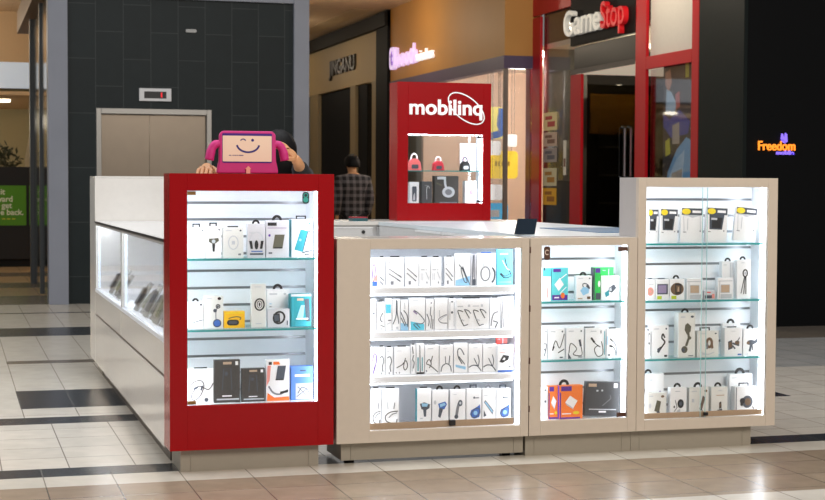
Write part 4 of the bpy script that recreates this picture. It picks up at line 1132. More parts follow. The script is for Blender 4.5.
# side of the lift tower: posts with dark glass between
GDARK = mat('dark_glass_panel', (30, 38, 36), .12, coat=.5)
for i, (u0, u1, y0_) in enumerate(((40, 47, 12.0), (30.5, 39.5, 13.9))):
    xx = at(u0, 200, 'y', y0_).x
    b = MB(); b.box(xx, y0_, 0, xx + .22, y0_ + .16, 5.2)
    struct(b.build('column_rear', mat('post_dark_grey', (92, 96, 98), .45), bevel=.004), 'darker grey post on the side of the lift tower', 'column')
b = MB(); b.box(.10, LY + .21, .0, .13, 11.98, 3.4); b.box(.10, 12.17, 0, .13, 13.88, 3.4)
struct(b.build('window_1', GDARK), 'dark glass side of the lift tower', 'window')
b = MB(); b.box(-.02, LY + .21, 3.42, .16, 16, 3.72)
struct(b.build('trim_2', mat('beam_tan', (136, 112, 92), .5)), 'tan beam along the top of the lift tower side', 'beam')

lift = thing('elevator', 'stainless steel lift with two closed sliding doors in the slate wall', 'elevator', (1.2, LY, 0))
b = MB()
c0, c1 = EX0 - 1.2, EX1 - 1.2
b.box(c0 + .001, -.02, 0.001, c0 + .055, .11, EZ - .001); b.box(c1 - .055, -.02, 0.001, c1 - .001, .11, EZ - .001); b.box(c0 + .055, -.02, EZ - .06, c1 - .055, .11, EZ - .001)
b.build('door_frame', mat('frame_steel', (150, 148, 144), .35, metal=.6), lift, bevel=.003)
for x0_, x1_ in ((c0 + .056, -.043), (-.039, c1 - .056)):
    b = MB(); b.box(x0_, .05, .01, x1_, .08, EZ - .061)
    b.build('door_panel', STEEL, lift)
ind = thing('floor_indicator', 'lift floor indicator with red digit above the steel doors', 'indicator', (1.215, LY, 2.205))
b = MB(); b.box(-.175, -.03, 0, .175, -.001, .14); b.build('plate', mat('indicator_plate', (186, 188, 192), .4, metal=.4), ind, bevel=.003)
b = MB(); b.box(-.12, -.034, .03, .12, -.0301, .105); sc = b.build('display', BLACK, ind)
b = MB(); b.box(.06, -.037, .04, .074, -.0341, .095); b.build('digit', mat('digit_red', (220, 20, 40), .5, emit=.9), sc)
q_ = at(191, 31, 'y', LY)
b = MB(); b.prism(rrect(q_.x - .06, q_.z - .018, q_.x + .06, q_.z + .018, .017), LY - .02, LY - .001)
tag(b.build('wall_sensor', mat('sensor_grey', (170, 172, 172), .4), None), 'small pale rounded bar fixed high on the slate lift wall', 'fitting')  # sensor bar on the wall, gives no light

# ------------------------------------------------------------------ left shop at the back
LSY = 19.0
zz = lambda v, y, u=15: at(u, v, 'y', y).z
CW = tiles('ceiling_planks', (214, 188, 156), (208, 182, 150), (176, 150, 122), 6.0, .14, 0, 0, ms=.004, rough=.6, offset=.3)
b = MB(); b.box(-9, 13, 4.05, 2.9, 32, 4.15); b.box(2.9, 14.2, 4.05, 6.2, 32, 4.15)
struct(b.build('ceiling', CW), 'warm plank ceiling over the mall walkways', 'ceiling')
PEACH = mat('wall_peach', (206, 178, 142), .6)
b = MB(); b.box(-9, LSY, zz(62, LSY), .9, LSY + .2, 4.05)
struct(b.build('wall_far_left', PEACH), 'peach bulkhead over the far left shop', 'wall')
b = MB(); b.box(-9, LSY + .02, zz(88, LSY), .9, LSY + .14, zz(62, LSY) - .002)
tag(b.build('light_band', mat('sign_band_blue', (196, 210, 226), .4, emit=.35), None), 'pale blue lit band across the far left shopfront', 'sign')
b = MB(); b.box(-9, LSY + .05, 2.72, .9, 24, 2.78)
struct(b.build('ceiling_shop', PEACH), 'low peach ceiling inside the far left shop', 'ceiling')
b = MB(); b.box(-9, 24, 0, .9, 24.2, 4.05)
struct(b.build('wall_shop_back', mat('wall_olive', (176, 166, 128), .6)), 'olive beige back wall of the far left shop', 'wall')
pa, pb, pc_ = at(25, 165, 'y', 21.5), at(33, 165, 'y', 21.5), zz(128, 21.5)
t = thing('shop_board', 'pale pointed panel inside the far left shop', 'panel', (pa.x, 21.5, 0))
b = MB(); w_ = pb.x - pa.x
b.prism([(0, 0), (w_ + .2, 0), (w_ + .2, pc_ - .25), (w_ * .7, pc_), (0, pc_ - .55)], 0, .05); b.build('board', mat('board_pale', (216, 208, 180), .6), t)
b = MB(); b.box(.1, .06, 0, w_, .4, .04); b.build('foot', BLACK, t)
pl = thing('bushy_plant', 'dark bushy plant behind the black counter at the far left', 'plant', (at(4, 160, 'y', 20.6).x, 20.6, 0))
b = MB(); b.tube([(0, 0, 0), (0, 0, .5)], [.18, .24], seg=14); b.build('pot', BLACK, pl)
b = MB(); b.tube([(0, 0, .5), (.02, 0, 1.45)], .03); b.build('stem', mat('stem_brown', (70, 54, 40), .7), pl)
b = MB()
rnd = random.Random(3)
for _ in range(150):
    a, c, r = rnd.uniform(0, 2 * PI), rnd.uniform(-1, 1), rnd.uniform(.12, .3)
    s = math.sqrt(1 - c * c)
    p = Vector((r * s * math.cos(a), r * s * math.sin(a), 1.72 + r * c * .9))
    q = Vector((rnd.uniform(-1, 1), rnd.uniform(-1, 1), rnd.uniform(-1, 1))).normalized() * .07
    o = Vector((rnd.uniform(-1, 1), rnd.uniform(-1, 1), rnd.uniform(-1, 1))).normalized() * .03
    b.add([p - q, p + o, p + q, p - o], [(0, 1, 2, 3)])
b.build('foliage', mat('leaf_dark', (66, 70, 50), .6), pl)
kc = thing('shop_counter', 'long black counter with green posters at the far left', 'counter', (-4, LSY - .8, 0))
b = MB(); b.box(-3, 0, .12, 4.55, .75, 1.56); b.build('body', mat('counter_black', (24, 23, 24), .5), kc, bevel=.005)
b = MB(); b.box(-2.95, .06, 0, 4.5, .7, .119); b.build('kick_base', DARK, kc)
KY = LSY - .8
GREEN = mat('poster_green', (84, 150, 28), .5)
for i, (u0, u1, v0, v1) in enumerate(((-22, 26.1, 185.6, 225.5), (29.4, 46, 185.6, 225.5))):
    p, q = at(u0, v1, 'y', KY), at(u1, v0, 'y', KY)
    po = thing('green_poster', ('green poster with white words on the black counter front' if i == 0 else 'second green poster, mostly hidden by the grey posts'), 'poster', (p.x, KY, p.z))
    b = MB(); b.box(0, -.012, 0, q.x - p.x, -.001, q.z - p.z); b.build('sheet', GREEN, po)
    if i == 0:
        WT = mat('poster_white', (236, 240, 220), .5)
        for s_, vb, ue in (('it', 194.4, 4.9), ('ward', 201.6, 12.9), ('get', 208.0, 11.9), ('e back.', 214.8, 23.6)):
            e_ = at(ue, vb, 'y', KY)
            text('lettering', s_, WT, po, (e_.x - p.x, -.0125, e_.z - p.z), .125, ext=.001, off=.0025, align='RIGHT')
        b = MB()
        for k in range(3):
            e_ = at(2 + k * 5, 219.5, 'y', KY)
            b.box(e_.x - p.x, -.0135, e_.z - p.z, e_.x - p.x + .05, -.0125, e_.z - p.z + .02)
        b.build('small_print', mat('poster_yellow', (200, 200, 60), .5), po)
la = MB(); la.tube([(at(3, 94, 'y', 20.5).x, 20.5, 2.68), (at(3, 94, 'y', 20.5).x, 20.5, 2.719)], .12, seg=16)
tag(la.build('ceiling_lamp', mat('lamp_warm', (255, 244, 220), .5, emit=5)), 'round ceiling lamp inside the far left shop', 'lamp')

# ------------------------------------------------------------------ right hand shopfronts
XG, XS = 6.05, 5.68           # games shop plane, gold shop plane


def gy(u, x=XG):
    return at(u, 190, 'x', x).y


def gz(u, v, x=XG):
    return at(u, v, 'x', x).z


FRAME = mat('shopfront_red', (176, 10, 24), .35, spec=.25)
FRAMED = mat('shopfront_red_dark', (116, 16, 30), .4)
NIGHT = mat('night_panel', (8, 9, 11), .6, spec=.15)
NIGHTG = mat('night_green', (19, 26, 25), .6, spec=.2)
# dark wall on the right
b = MB(); b.box(6.09, 6.0, 0, 13, 6.1, 5.5)
struct(b.build('wall_right', NIGHT), 'black shop wall at the right', 'wall')
b = MB(); b.box(XG, 6.0, 0, 6.088, gy(697.5), 5.5)
struct(b.build('trim_3', NIGHTG), 'dark green corner pier beside the games shop', 'pier')
fs = thing('neon_sign', 'small lit orange and purple sign reading Freedom on the black wall', 'sign', (at(757, 150, 'y', 5.99).x, 5.98, at(757, 150, 'y', 5.99).z))
e_ = at(794, 150, 'y', 5.98).x - at(757, 150, 'y', 5.98).x
ON = mat('neon_orange', (255, 140, 40), .5, emit=1.3, var=0)
PN = mat('neon_purple', (140, 112, 250), .5, emit=.9, var=0)
text('lettering', 'Freedom', ON, fs, (0, 0, 0), .12, ext=.006, off=.002, fit=(e_, None))
text('lettering', 'mobile', PN, fs, (e_ * .5, 0, -.038), .05, ext=.006, off=.002, fit=(e_ * .48, None))
b = MB()
for pts in ([(.62, .10), (.64, .155), (.68, .15), (.71, .095)], [(.70, .10), (.74, .16), (.785, .15), (.80, .08), (.76, .07)], [(.62, .095), (.7, .09), (.75, .06), (.68, .075)]):
    b.prism([(x * e_ , z) for x, z in pts], -.006, .006)
b.build('emblem', PN, fs)

# games shop front ----------------------------------------------------
ZTOP = 4.04
ZHEAD = gz(576, 74.5) + .06
def post(nm, u0, u1, z0, z1, m_, x=XG, d=.035, lab='red frame post of the games shop front'):
    b_ = MB(); ya, yb_ = gy(u0, x), gy(u1, x)
    b_.box(x, min(ya, yb_), z0, x + d, max(ya, yb_), z1)
    return struct(b_.build(nm, m_, bevel=.004), lab, 'frame')

post('trim_4', 690, 697, 0, ZTOP, FRAME)
post('trim_5', 634, 644.5, 0, ZTOP, FRAME)
post('trim_6', 569.5, 580, 0, ZHEAD - .061, FRAME)
post('trim_7', 525, 529.5, 0, ZTOP, FRAMED)
post('trim_8', 531, 539, 0, gz(535, 18), FRAME)
post('trim_9', 529.6, 569, gz(550, 12), ZTOP, FRAME, lab='red header above the poster window')
post('trim_10', 644.6, 689.9, gz(667, 66), gz(667, 53), FRAME, lab='red transom across the right window')
post('trim_11', 569.1, 633.9, ZHEAD - .06, ZHEAD, mat('night_bronze', (40, 32, 30), .4), lab='dark door head of the games shop')
post('wall_sign', 569.1, 633.9, gz(600, 40), ZTOP, mat('sign_fascia', (15, 14, 13), .6, spec=.12), d=.06, lab='dark fascia behind the games shop sign')
b = MB(); b.box(XG + .05, gy(689.9), gz(667, 52.5), XG + .09, gy(644.6), ZTOP)
struct(b.build('wall_panel', mat('panel_cream', (206, 200, 190), .5)), 'cream panel over the right window', 'panel')
for nm, u0, u1, z0, z1, lab in (('window_2', 644.6, 689.9, .1, gz(667, 66.5), 'right window of the games shop'), ('window_3', 539.2, 569.3, .1, gz(550, 12.5), 'poster window of the games shop'), ('window_4', 569.2, 633.8, ZHEAD, gz(600, 41), 'dark glass above the games shop door')):
    b = MB(); b.box(XG + .05, gy(u1), z0, XG + .06, gy(u0), z1)
    struct(b.build(nm, PANE if nm != 'window_4' else mat('dark_glass_night', (14, 13, 11), .35, spec=.25)), lab, 'window')
# recessed entrance: the doors face the walkway end, a pale soffit covers the recess
ZS = gz(576, 74.5)
YD = gy(577)
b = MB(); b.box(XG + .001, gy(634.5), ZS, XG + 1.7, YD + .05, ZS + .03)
struct(b.build('ceiling_entrance', mat('soffit_bounce_glow', (224, 208, 186), .6, emit=.5)), 'pale soffit over the games shop entrance', 'ceiling')  # glow added to the soffit in place of light bounced off the floor
SMOKE = glass('smoked_glass', (120, 112, 96), gloss=.15)
b = MB(); b.box(XG + .121, YD, .02, XG + .86, YD + .012, ZS - .002); b.box(XG + .865, YD, .02, XG + 1.65, YD + .012, ZS - .002)
dr = struct(b.build('door_1', SMOKE), 'dark glass doors of the games shop', 'door')
for u in (622.5, 628.5):
    hx = at(u, 150, 'y', YD).x
    za, zb_ = at(u, 178, 'y', YD).z, at(u, 127, 'y', YD).z
    h = MB()
    h.tube([(hx, YD, za), (hx, YD - .06, za + .02), (hx, YD - .06, zb_ - .02), (hx, YD, zb_)], .022)
    h.build('door_handle', CHROME, dr)
b = MB(); b.box(XG + .66, YD + 1.2, 1.95, XG + 1.5, YD + 1.22, 2.45)
tag(b.build('reflection_panel', mat('reflection_gold', (210, 160, 40), .5), None), 'gold panel behind the games shop doors standing for a yellow reflection', 'banner')  # gold panel added in place of a yellow reflection in the door glass
b = MB(); b.box(XG + .051, gy(569.2), 0, XG + .12, gy(539.3), gz(550, 181))
struct(b.build('trim_21', mat('stall_riser_black', (20, 19, 19), .5)), 'black panel under the taped flyers', 'panel')
# interior
b = MB()
b.box(XG + 3.2, 6.9, 0, XG + 3.3, 11.4, ZTOP); b.box(XG + .13, 11.3, 0, XG + 3.2, 11.4, ZTOP); b.box(XG + .13, 6.85, 0, XG + 3.2, 6.95, ZTOP)
struct(b.build('wall_games', mat('games_wall', (58, 56, 50), .6)), 'dim interior walls of the games shop', 'wall')
b = MB(); b.box(XG + .13, 6.96, 3.0, XG + 3.19, 11.29, 3.06)
struct(b.build('ceiling_games', mat('games_ceiling', (214, 206, 192), .6)), 'pale interior ceiling of the games shop', 'ceiling')
for i in range(3):
    lm = MB(); yy = 7.6 + i * 1.3
    lm.box(XG + .8, yy, 2.97, XG + 1.5, yy + .3, 2.999)
    tag(lm.build('ceiling_light', mat('shop_light', (255, 240, 214), .5, emit=2.0)), 'ceiling light inside the games shop, %s from the doors' % ('first', 'second', 'third')[i], 'lamp', 'lights in the games shop')
# shelves inside
for k, (yy, lab) in enumerate(((7.05, 'game shelf rack behind the right window'), (9.05, 'game shelf rack behind the doors'))):
    rk = thing('shelf_rack', lab, 'shelf', (XG + 1.5, yy, 0))
    b = MB(); b.box(.0, 0, 0, 1.4, .03, 2.1); b.build('back_board', mat('rack_dark', (66, 62, 54), .6), rk)
    for s in range(5):
        b = MB(); b.box(0, .031, .3 + s * .38, 1.4, .3, .32 + s * .38); sh = b.build('shelf', mat('rack_pale', (168, 162, 148), .5), rk)
# posters taped in the poster window
for i, (v0, v1, c, lab) in enumerate(((112, 130, (226, 206, 150), 'yellow and white'), (132, 146, (196, 170, 150), 'pale pink'), (148, 162, (150, 140, 136), 'grey'), (168, 186, (204, 196, 160), 'cream'), (188, 205, (226, 170, 40), 'orange'))):
    ya, yb_ = gy(556.5, XG + .046), gy(543, XG + .046)
    pp = thing('taped_flyer', '%s flyer, %s from the top in the taped column in the shop window' % (lab, ORD[i]), 'flyer', (XG + .046, (ya + yb_) / 2, gz(550, v1)), 0, 'flyers taped in the shop window')
    hh = gz(550, v0) - gz(550, v1)
    w_ = (yb_ - ya) / 2
    b = MB(); b.box(-.002, -w_, 0, 0, w_, hh); b.build('sheet', mat('flyer_%d' % i, c, .6), pp)
    b = MB()
    b.box(-.003, -w_ * .7, hh * .2, -.0021, w_ * .4, hh * .5); b.box(-.003, -w_ * .3, hh * .6, -.0021, w_ * .7, hh * .8)
    b.build('printed_picture', mat('flyer_ink_%d' % i, ((180, 60, 50), (120, 80, 60), (90, 90, 100), (170, 120, 40), (160, 100, 20))[i], .6), pp)
t = thing('paper_roll', 'white paper strip hanging beside the taped flyers', 'paper', (XG + .046, gy(564.5, XG + .046), gz(565, 175)))
b = MB(); b.box(-.002, -.045, 0, 0, .045, gz(565, 140) - gz(565, 175)); b.build('strip', mat('paper_white', (226, 220, 206), .6), t)
b = MB(); b.box(-.003, -.03, .1, -.0021, .03, .2); b.build('printed_picture', mat('flyer_ink_1', (120, 80, 60), .6), t)
# poster in the right window: generic blue machine and figures
ya, yb_ = gy(681), gy(653.5)
pos = thing('game_poster', 'large blue and dark game poster in the right window', 'poster', (XG + .1, yb_, gz(667, 215)))
HH = gz(667, 60) - gz(667, 215)
WW = yb_ - ya
b = MB(); b.box(0, -WW, 0, .01, 0, HH); b.build('sheet', mat('poster_navy', (30, 34, 52), .5), pos)
pb_ = MB()
def shape(pts, k, d):
    pb_.add([(-.001 - d * .0006, -WW * x, HH * z) for x, z in pts], [tuple(range(len(pts)))], k)
shape([(.05, .1), (.2, .28), (.5, .42), (.85, .5), (1, .48), (1, 0), (.1, 0)], 0, 1)
shape([(.1, .05), (.25, .25), (.5, .36), (.8, .42), (.7, .1)], 1, 2)
shape([(.3, .18), (.7, .2), (.72, .3), (.35, .27)], 2, 3)
shape([(.02, .66), (.25, .62), (.6, .68), (.98, .6), (.9, .52), (.3, .5), (.02, .58)], 3, 3)
shape([(.08, .93), (.26, .95), (.32, .86), (.2, .8), (.08, .85)], 4, 4)
shape([(.12, .82), (.3, .8), (.5, .72), (.4, .64), (.1, .66)], 1, 4)
shape([(.45, .78), (.6, .8), (.62, .7), (.48, .68)], 5, 5)
shape([(.8, .98), (.92, .98), (.92, .88), (.8, .88)], 6, 5)
shape([(.1, .48), (.25, .5), (.3, .4), (.12, .38)], 6, 5)
shape([(.35, .58), (.6, .6), (.62, .46), (.36, .46)], 2, 5)
pb_.build('printed_picture', [mat('poster_sky', (110, 170, 220), .5), mat('poster_pale', (170, 205, 235), .5), mat('poster_grey', (170, 165, 160), .5), mat('poster_royal', (50, 66, 160), .5), mat('poster_skin', (190, 140, 120), .5), mat('poster_rose', (190, 90, 90), .5), mat('poster_lime', (190, 190, 60), .5)], pos)
# sign
RZ = (PI / 2, 0, -PI / 2)
gs_ = thing('shop_sign', 'white and red letter sign reading GameStop on the dark fascia', 'sign', (XG - .03, gy(566), 0))
ya, ym, ye = gy(566), gy(603), gy(626.5)
zb_ = gz(567, 37.5)
ht = gz(567, 12) - zb_
t1 = text('lettering', 'Game', mat('letter_white', (226, 224, 216), .4, emit=.15), gs_, (0, 0, zb_), 1.0, rot=RZ, ext=.03, off=.008, fit=(ya - ym - .03, None))
t2 = text('lettering', 'Stop', mat('letter_red', (216, 26, 34), .4, emit=.12), gs_, (0, ym - ya, zb_), 1.0, rot=RZ, ext=.03, off=.008, fit=(ym - ye, None))
for t_ in (t1, t2):
    t_.scale = (t_.scale.x, ht / .72, 1)

# gold shop -----------------------------------------------------------
GOLD = mat('wall_gold', (186, 134, 66), .6, scale=2, var=.06)
YS0, YS1 = 11.46, gy(390, XS)
zb0 = gz(502, 56, XS)
b = MB(); b.box(XS, YS0, zb0, XS + .12, YS1, 4.5); b.box(XS + .12, YS0, zb0, XG + .12, YS0 + .12, 4.5)
struct(b.build('wall_gold', GOLD), 'gold painted fascia of the phone shop', 'wall')
b = MB(); b.box(XS - .015, YS0 - .015, zb0 - .16, XS + .12, YS1, zb0 - .001); b.box(XS + .12, YS0 - .015, zb0 - .16, XG, YS0 + .12, zb0 - .001)
struct(b.build('trim_12', mat('band_violet', (76, 62, 92), .5)), 'violet band under the gold fascia', 'trim')
b = MB(); b.box(XS + .03, YS0 + .1, .05, XS + .04, YS1, zb0 - .161); b.box(XS + .03, YS0 + .03, .05, XG, YS0 + .04, zb0 - .161)
struct(b.build('window_5', PANE), 'corner glazing of the phone shop', 'window')
b = MB(); b.box(XS + .0, YS0 + .0, 0, XS + .05, YS0 + .05, zb0 - .161)
struct(b.build('trim_13', mat('mullion_grey', (120, 108, 100), .4)), 'thin corner mullion of the phone shop', 'trim')
b = MB(); b.box(XG + 3, 11.6, 0, XG + 3.1, 17.5, 3.0); b.box(XS + .14, 15.4, 0, XG + 3, 15.5, 3.0)
struct(b.build('wall_phone_shop', mat('wall_blush', (226, 198, 176), .6)), 'blush interior wall of the phone shop', 'wall')
b = MB(); b.box(XS + .14, 11.6, 3.0, XG + 3, 17.5, 3.06)
struct(b.build('ceiling_phone_shop', mat('shop_ceiling', (226, 216, 206), .6)), 'pale interior ceiling of the phone shop', 'ceiling')
for i in range(3):
    lm = MB(); lm.tube([(XS + .7, 12.2 + i * .9, 2.97), (XS + .7, 12.2 + i * .9, 2.999)], .1, seg=14)
    tag(lm.build('ceiling_light', mat('shop_light_white', (255, 246, 236), .5, emit=8.0)), 'round ceiling light inside the phone shop, %s from its corner' % ORD[i], 'lamp', 'lights in the phone shop')
# posters hanging inside
PY = 12.1
for nm, u0, u1, v0, v1, c, lab, em in (('yellow_board', 486, 518, 151, 178.5, (250, 214, 70), 'yellow board hanging in the phone shop corner', 0), ('white_card', 503.5, 517, 134.5, 146.5, (248, 246, 244), 'upper white card by the corner mullion of the phone shop', 0),
                                       ('white_card', 488, 501, 141, 155, (248, 246, 244), 'middle white card above the yellow board', 0), ('white_card', 490, 502.5, 184.5, 200, (248, 246, 244), 'lowest white card below the yellow board', 0),
                                       ('blue_board', 486, 508, 203, 223, (60, 180, 235), 'bright blue board low in the phone shop corner', 0), ('blue_and_yellow_board', 484, 503, 107, 139, (222, 208, 120), 'blue and yellow board high in the phone shop corner', 0)):
    py = PY if nm != 'white_card' else PY - .05
    py = {'blue_and_yellow_board': PY + .05, 'blue_board': PY + .1}.get(nm, py) - (.03 if 'middle' in lab else 0) - (.06 if 'lowest' in lab else 0)
    p, q = at(u0, v1, 'y', py), at(u1, v0, 'y', py)
    t = thing(nm, lab, 'poster', (p.x, py, p.z))
    w_, h_ = q.x - p.x, q.z - p.z
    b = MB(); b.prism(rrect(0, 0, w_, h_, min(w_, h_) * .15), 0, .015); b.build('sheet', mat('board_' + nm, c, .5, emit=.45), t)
    if nm == 'yellow_board':
        b = MB()
        for k in range(5):
            b.box(w_ * (.28 + k * .1), -.002, h_ * .45, w_ * (.34 + k * .1), -.0005, h_ * .62)
        b.build('printed_words', mat('board_ink', (196, 160, 60), .5), t)
    if nm == 'blue_board':
        b = MB(); b.box(.06, -.002, h_ * .3, w_ * .6, -.0005, h_ * .65); b.build('printed_words', INK['W'], t)
    if nm == 'blue_and_yellow_board':
        b = MB(); b.stroke(curve([(w_ * .95, h_ * .95), (w_ * .85, h_ * .5), (w_ * .9, h_ * .2), (.05, h_ * .08)]), .09, -.002); b.build('blue_curve', INK['B'], t)
    for hx in (w_ * .2, w_ * .8):
        b = MB(); b.tube([(hx, .007, h_), (hx, .007, 3.0 - p.z)], .003, seg=5); b.build('hanging_wire', CHROME, t)
LAV = mat('sign_lavender', (228, 202, 248), .5, emit=.7, var=0)
LWH = mat('sign_lit_white', (252, 250, 250), .5, emit=.7, var=0)
bs = thing('shop_sign', 'lit lavender letter sign reading booth wireless on the gold fascia', 'sign', (XS - .03, gy(392.5, XS), 0))
y0_ = gy(392.5, XS)
zb_ = gz(392, 70.5, XS)
b = MB()
w_ = y0_ - gy(397.5, XS)
b.add([(x_, -yy, zb_ + h) for x_ in (-.03, .03) for yy, h in rrect(0, 0, w_, gz(394, 48, XS) - zb_, .08)], [tuple(range(24)), tuple(range(47, 23, -1))] + [(i, (i + 1) % 24, 24 + (i + 1) % 24, 24 + i) for i in range(24)])
b.build('logo_tile', LAV, bs)
tt = text('logo_letter', 't', mat('sign_violet', (150, 110, 200), .5, emit=.4), bs, (-.036, -w_ * .30, zb_ + .07), .34, rot=RZ, ext=.005, off=.01)
t1 = text('lettering', 'booth', LAV, bs, (0, gy(398, XS) - y0_, gz(398, 68, XS)), .6, rot=RZ, ext=.02, off=-.003, space=1.12, fit=(gy(398, XS) - gy(417.5, XS), None))
t1.scale = (t1.scale.x, (gz(415, 43, XS) - gz(415, 65, XS)) / (.6 * .73), 1)
t2 = text('lettering', 'wireless', LWH, bs, (0, gy(418, XS) - y0_, gz(418, 62, XS)), .4, rot=RZ, ext=.02, off=-.002, space=1.1, fit=(gy(418, XS) - gy(434.5, XS), None))
t2.scale = (t2.scale.x, (gz(426, 49, XS) - gz(426, 61, XS)) / (.4 * .73), 1)

# clothes shop further back ---------------------------------------------
BE = mat('fascia_beige', (176, 156, 116), .55)
b = MB(); b.box(.95, 31.5, 0, 14, 31.7, 4.04)
struct(b.build('wall_back', mat('wall_taupe', (120, 110, 96), .6)), 'taupe end wall of the mall walkway', 'wall')
YA, YB = gy(387, XS), gy(308, XS)
zf0, zf1 = gz(345, 88, XS), gz(345, 42, XS)
b = MB(); b.box(XS, gy(381, XS), zf0, XS + .15, YB, zf1)
struct(b.build('wall_fascia', BE), 'beige fascia of the dark clothes shop', 'wall')
b = MB(); b.box(XS - .05, YS1 + .01, 0, XS + .15, gy(378.5, XS), 4.04)
struct(b.build('trim_14', mat('pier_black', (10, 10, 10), .6, spec=.15)), 'black pier between the gold shop and the clothes shop', 'pier')
b = MB(); b.box(XS - .1, YS1 + .01, zf1, XS + .15, YB, zf1 + .22)
struct(b.build('trim_15', mat('band_dark', (26, 24, 21), .6, spec=.2)), 'dark band above the beige fascia', 'trim')
b = MB(); b.box(XS - .6, YS1 + .01, zf1 + .24, XS - .3, YB, 4.04)
struct(b.build('trim_16', mat('cove_cream', (200, 176, 140), .6)), 'cream cove below the plank ceiling', 'trim')
for i, (u0, u1, lab) in enumerate(((371.5, 378.4, 'beige post at the clothes shop window'), (350, 355, 'beige post beside the dark doorway'), (310, 318, 'beige wall end of the clothes shop'))):
    b = MB(); b.box(XS + .0, gy(u1, XS), 0, XS + .12, gy(u0, XS), zf0 - .001)
    struct(b.build('trim_%d' % (17 + i), mat('post_beige', (150, 134, 100), .5)), lab, 'post')
b = MB(); b.box(XS + .05, gy(364, XS), 0, XS + .15, gy(355.2, XS), zf0 - .001)
struct(b.build('trim_20', mat('pier_black', (10, 10, 10), .6, spec=.15)), 'black post beside the clothes shop window', 'post')
b = MB(); b.box(XS + .05, gy(371.3, XS), .1, XS + .06, gy(364.1, XS), zf0 - .001)
struct(b.build('window_6', PANE), 'glass window of the clothes shop', 'window')
b = MB(); b.box(XS + .06, gy(349.8, XS), 0, XS + .12, gy(318.2, XS), zf0 - .001)
struct(b.build('door_2', mat('opening_gloom', (10, 10, 10), .6, spec=.15)), 'dark door opening of the clothes shop, filled by a black panel', 'door')  # black panel stands in for the shade inside the door opening
b = MB(); b.box(XS + 1.3, YA, 0, XS + 1.4, YB, zf0)
struct(b.build('wall_clothes', mat('clothes_wall', (170, 156, 116), .6)), 'olive interior wall of the clothes shop', 'wall')
js = thing('shop_sign', 'dark decorative letter sign on the beige fascia', 'sign', (XS - .02, gy(331, XS), 0))
t1 = text('lettering', 'JINGANU', mat('letter_dark', (44, 34, 30), .4), js, (0, 0, gz(331, 76, XS)), .5, rot=RZ, ext=.02, off=.012, fit=(gy(331, XS) - gy(356.5, XS), None))
t1.scale = (t1.scale.x, (gz(345, 57, XS) - gz(345, 72, XS)) / (.5 * .72), 1)
t = thing('window_sticker', 'small pale blue sticker on the clothes shop window', 'sticker', (XS + .04, gy(374.5, XS), gz(374, 155, XS)))
b = MB(); b.box(0, -.12, 0, .004, .12, .16); b.build('sheet', mat('sticker_pale_blue', (120, 170, 200), .5), t)
b = MB(); b.box(-.003, -.09, .04, -.0005, .02, .12); b.build('printed_words', INK['W'], t)
# mannequin in the window
mn = thing('mannequin', 'pale mannequin in a red top standing in the clothes shop window', 'mannequin', (XS + .75, gy(371.5, XS + .75), 0))
b = MB(); b.tube([(0, 0, 0), (0, 0, .03)], .2, seg=16); b.tube([(0, 0, .03), (0, 0, .8)], .02); b.build('stand', BLACK, mn)
b = MB()
b.tube([(0, 0, .8), (0, 0, .9), (0, 0, 1.05), (0, 0, 1.25), (0, 0, 1.38), (0, 0, 1.43), (0, 0, 1.48)], [.14, .16, .12, .17, .15, .06, .05], seg=14)
b.build('torso', mat('mannequin_red', (176, 34, 44), .6), mn, smooth=True)
b = MB(); b.ball((0, 0, 1.58), .085, .1, .12); b.tube([(0, 0, 1.48), (0, 0, 1.52)], .05); b.build('head', mat('mannequin_cream', (220, 196, 160), .5), mn, smooth=True)
for s in (-1, 1):
    b = MB(); b.tube([(0, s * .17, 1.34), (-.05, s * .23, 1.12), (-.12, s * .2, .95), (-.15, s * .18, .86)], [.05, .04, .035, .02]); b.build('arm', mat('mannequin_cream', (220, 196, 160), .5), mn, smooth=True)
# ------------------------------------------------------------------ people
def skin(name, joints, edges, root, m_, parent, levels=1):
    me = bpy.data.meshes.new(name)
    keys = list(joints)
    me.from_pydata([joints[k][0] for k in keys], [(keys.index(a), keys.index(b)) for a, b in edges], [])
    o = bpy.data.objects.new(name, me)
    COL.objects.link(o)
    o.parent = parent
    md = o.modifiers.new('skin', 'SKIN')
    md.use_smooth_shade = True
    sv = me.skin_vertices[0].data if me.skin_vertices else None
    if sv is None:
        bm = bmesh.new(); bm.from_mesh(me)
        ly = bm.verts.layers.skin.verify()
        bm.to_mesh(me); bm.free()
        sv = me.skin_vertices[0].data
    for i, k in enumerate(keys):
        r = joints[k][1]
        sv[i].radius = r if isinstance(r, tuple) else (r, r)
        sv[i].use_root = (k == root)
    s = o.modifiers.new('sub', 'SUBSURF')
    s.levels = s.render_levels = levels
    me.materials.append(m_)
    return o


def chain(ks):
    return list(zip(ks[:-1], ks[1:]))


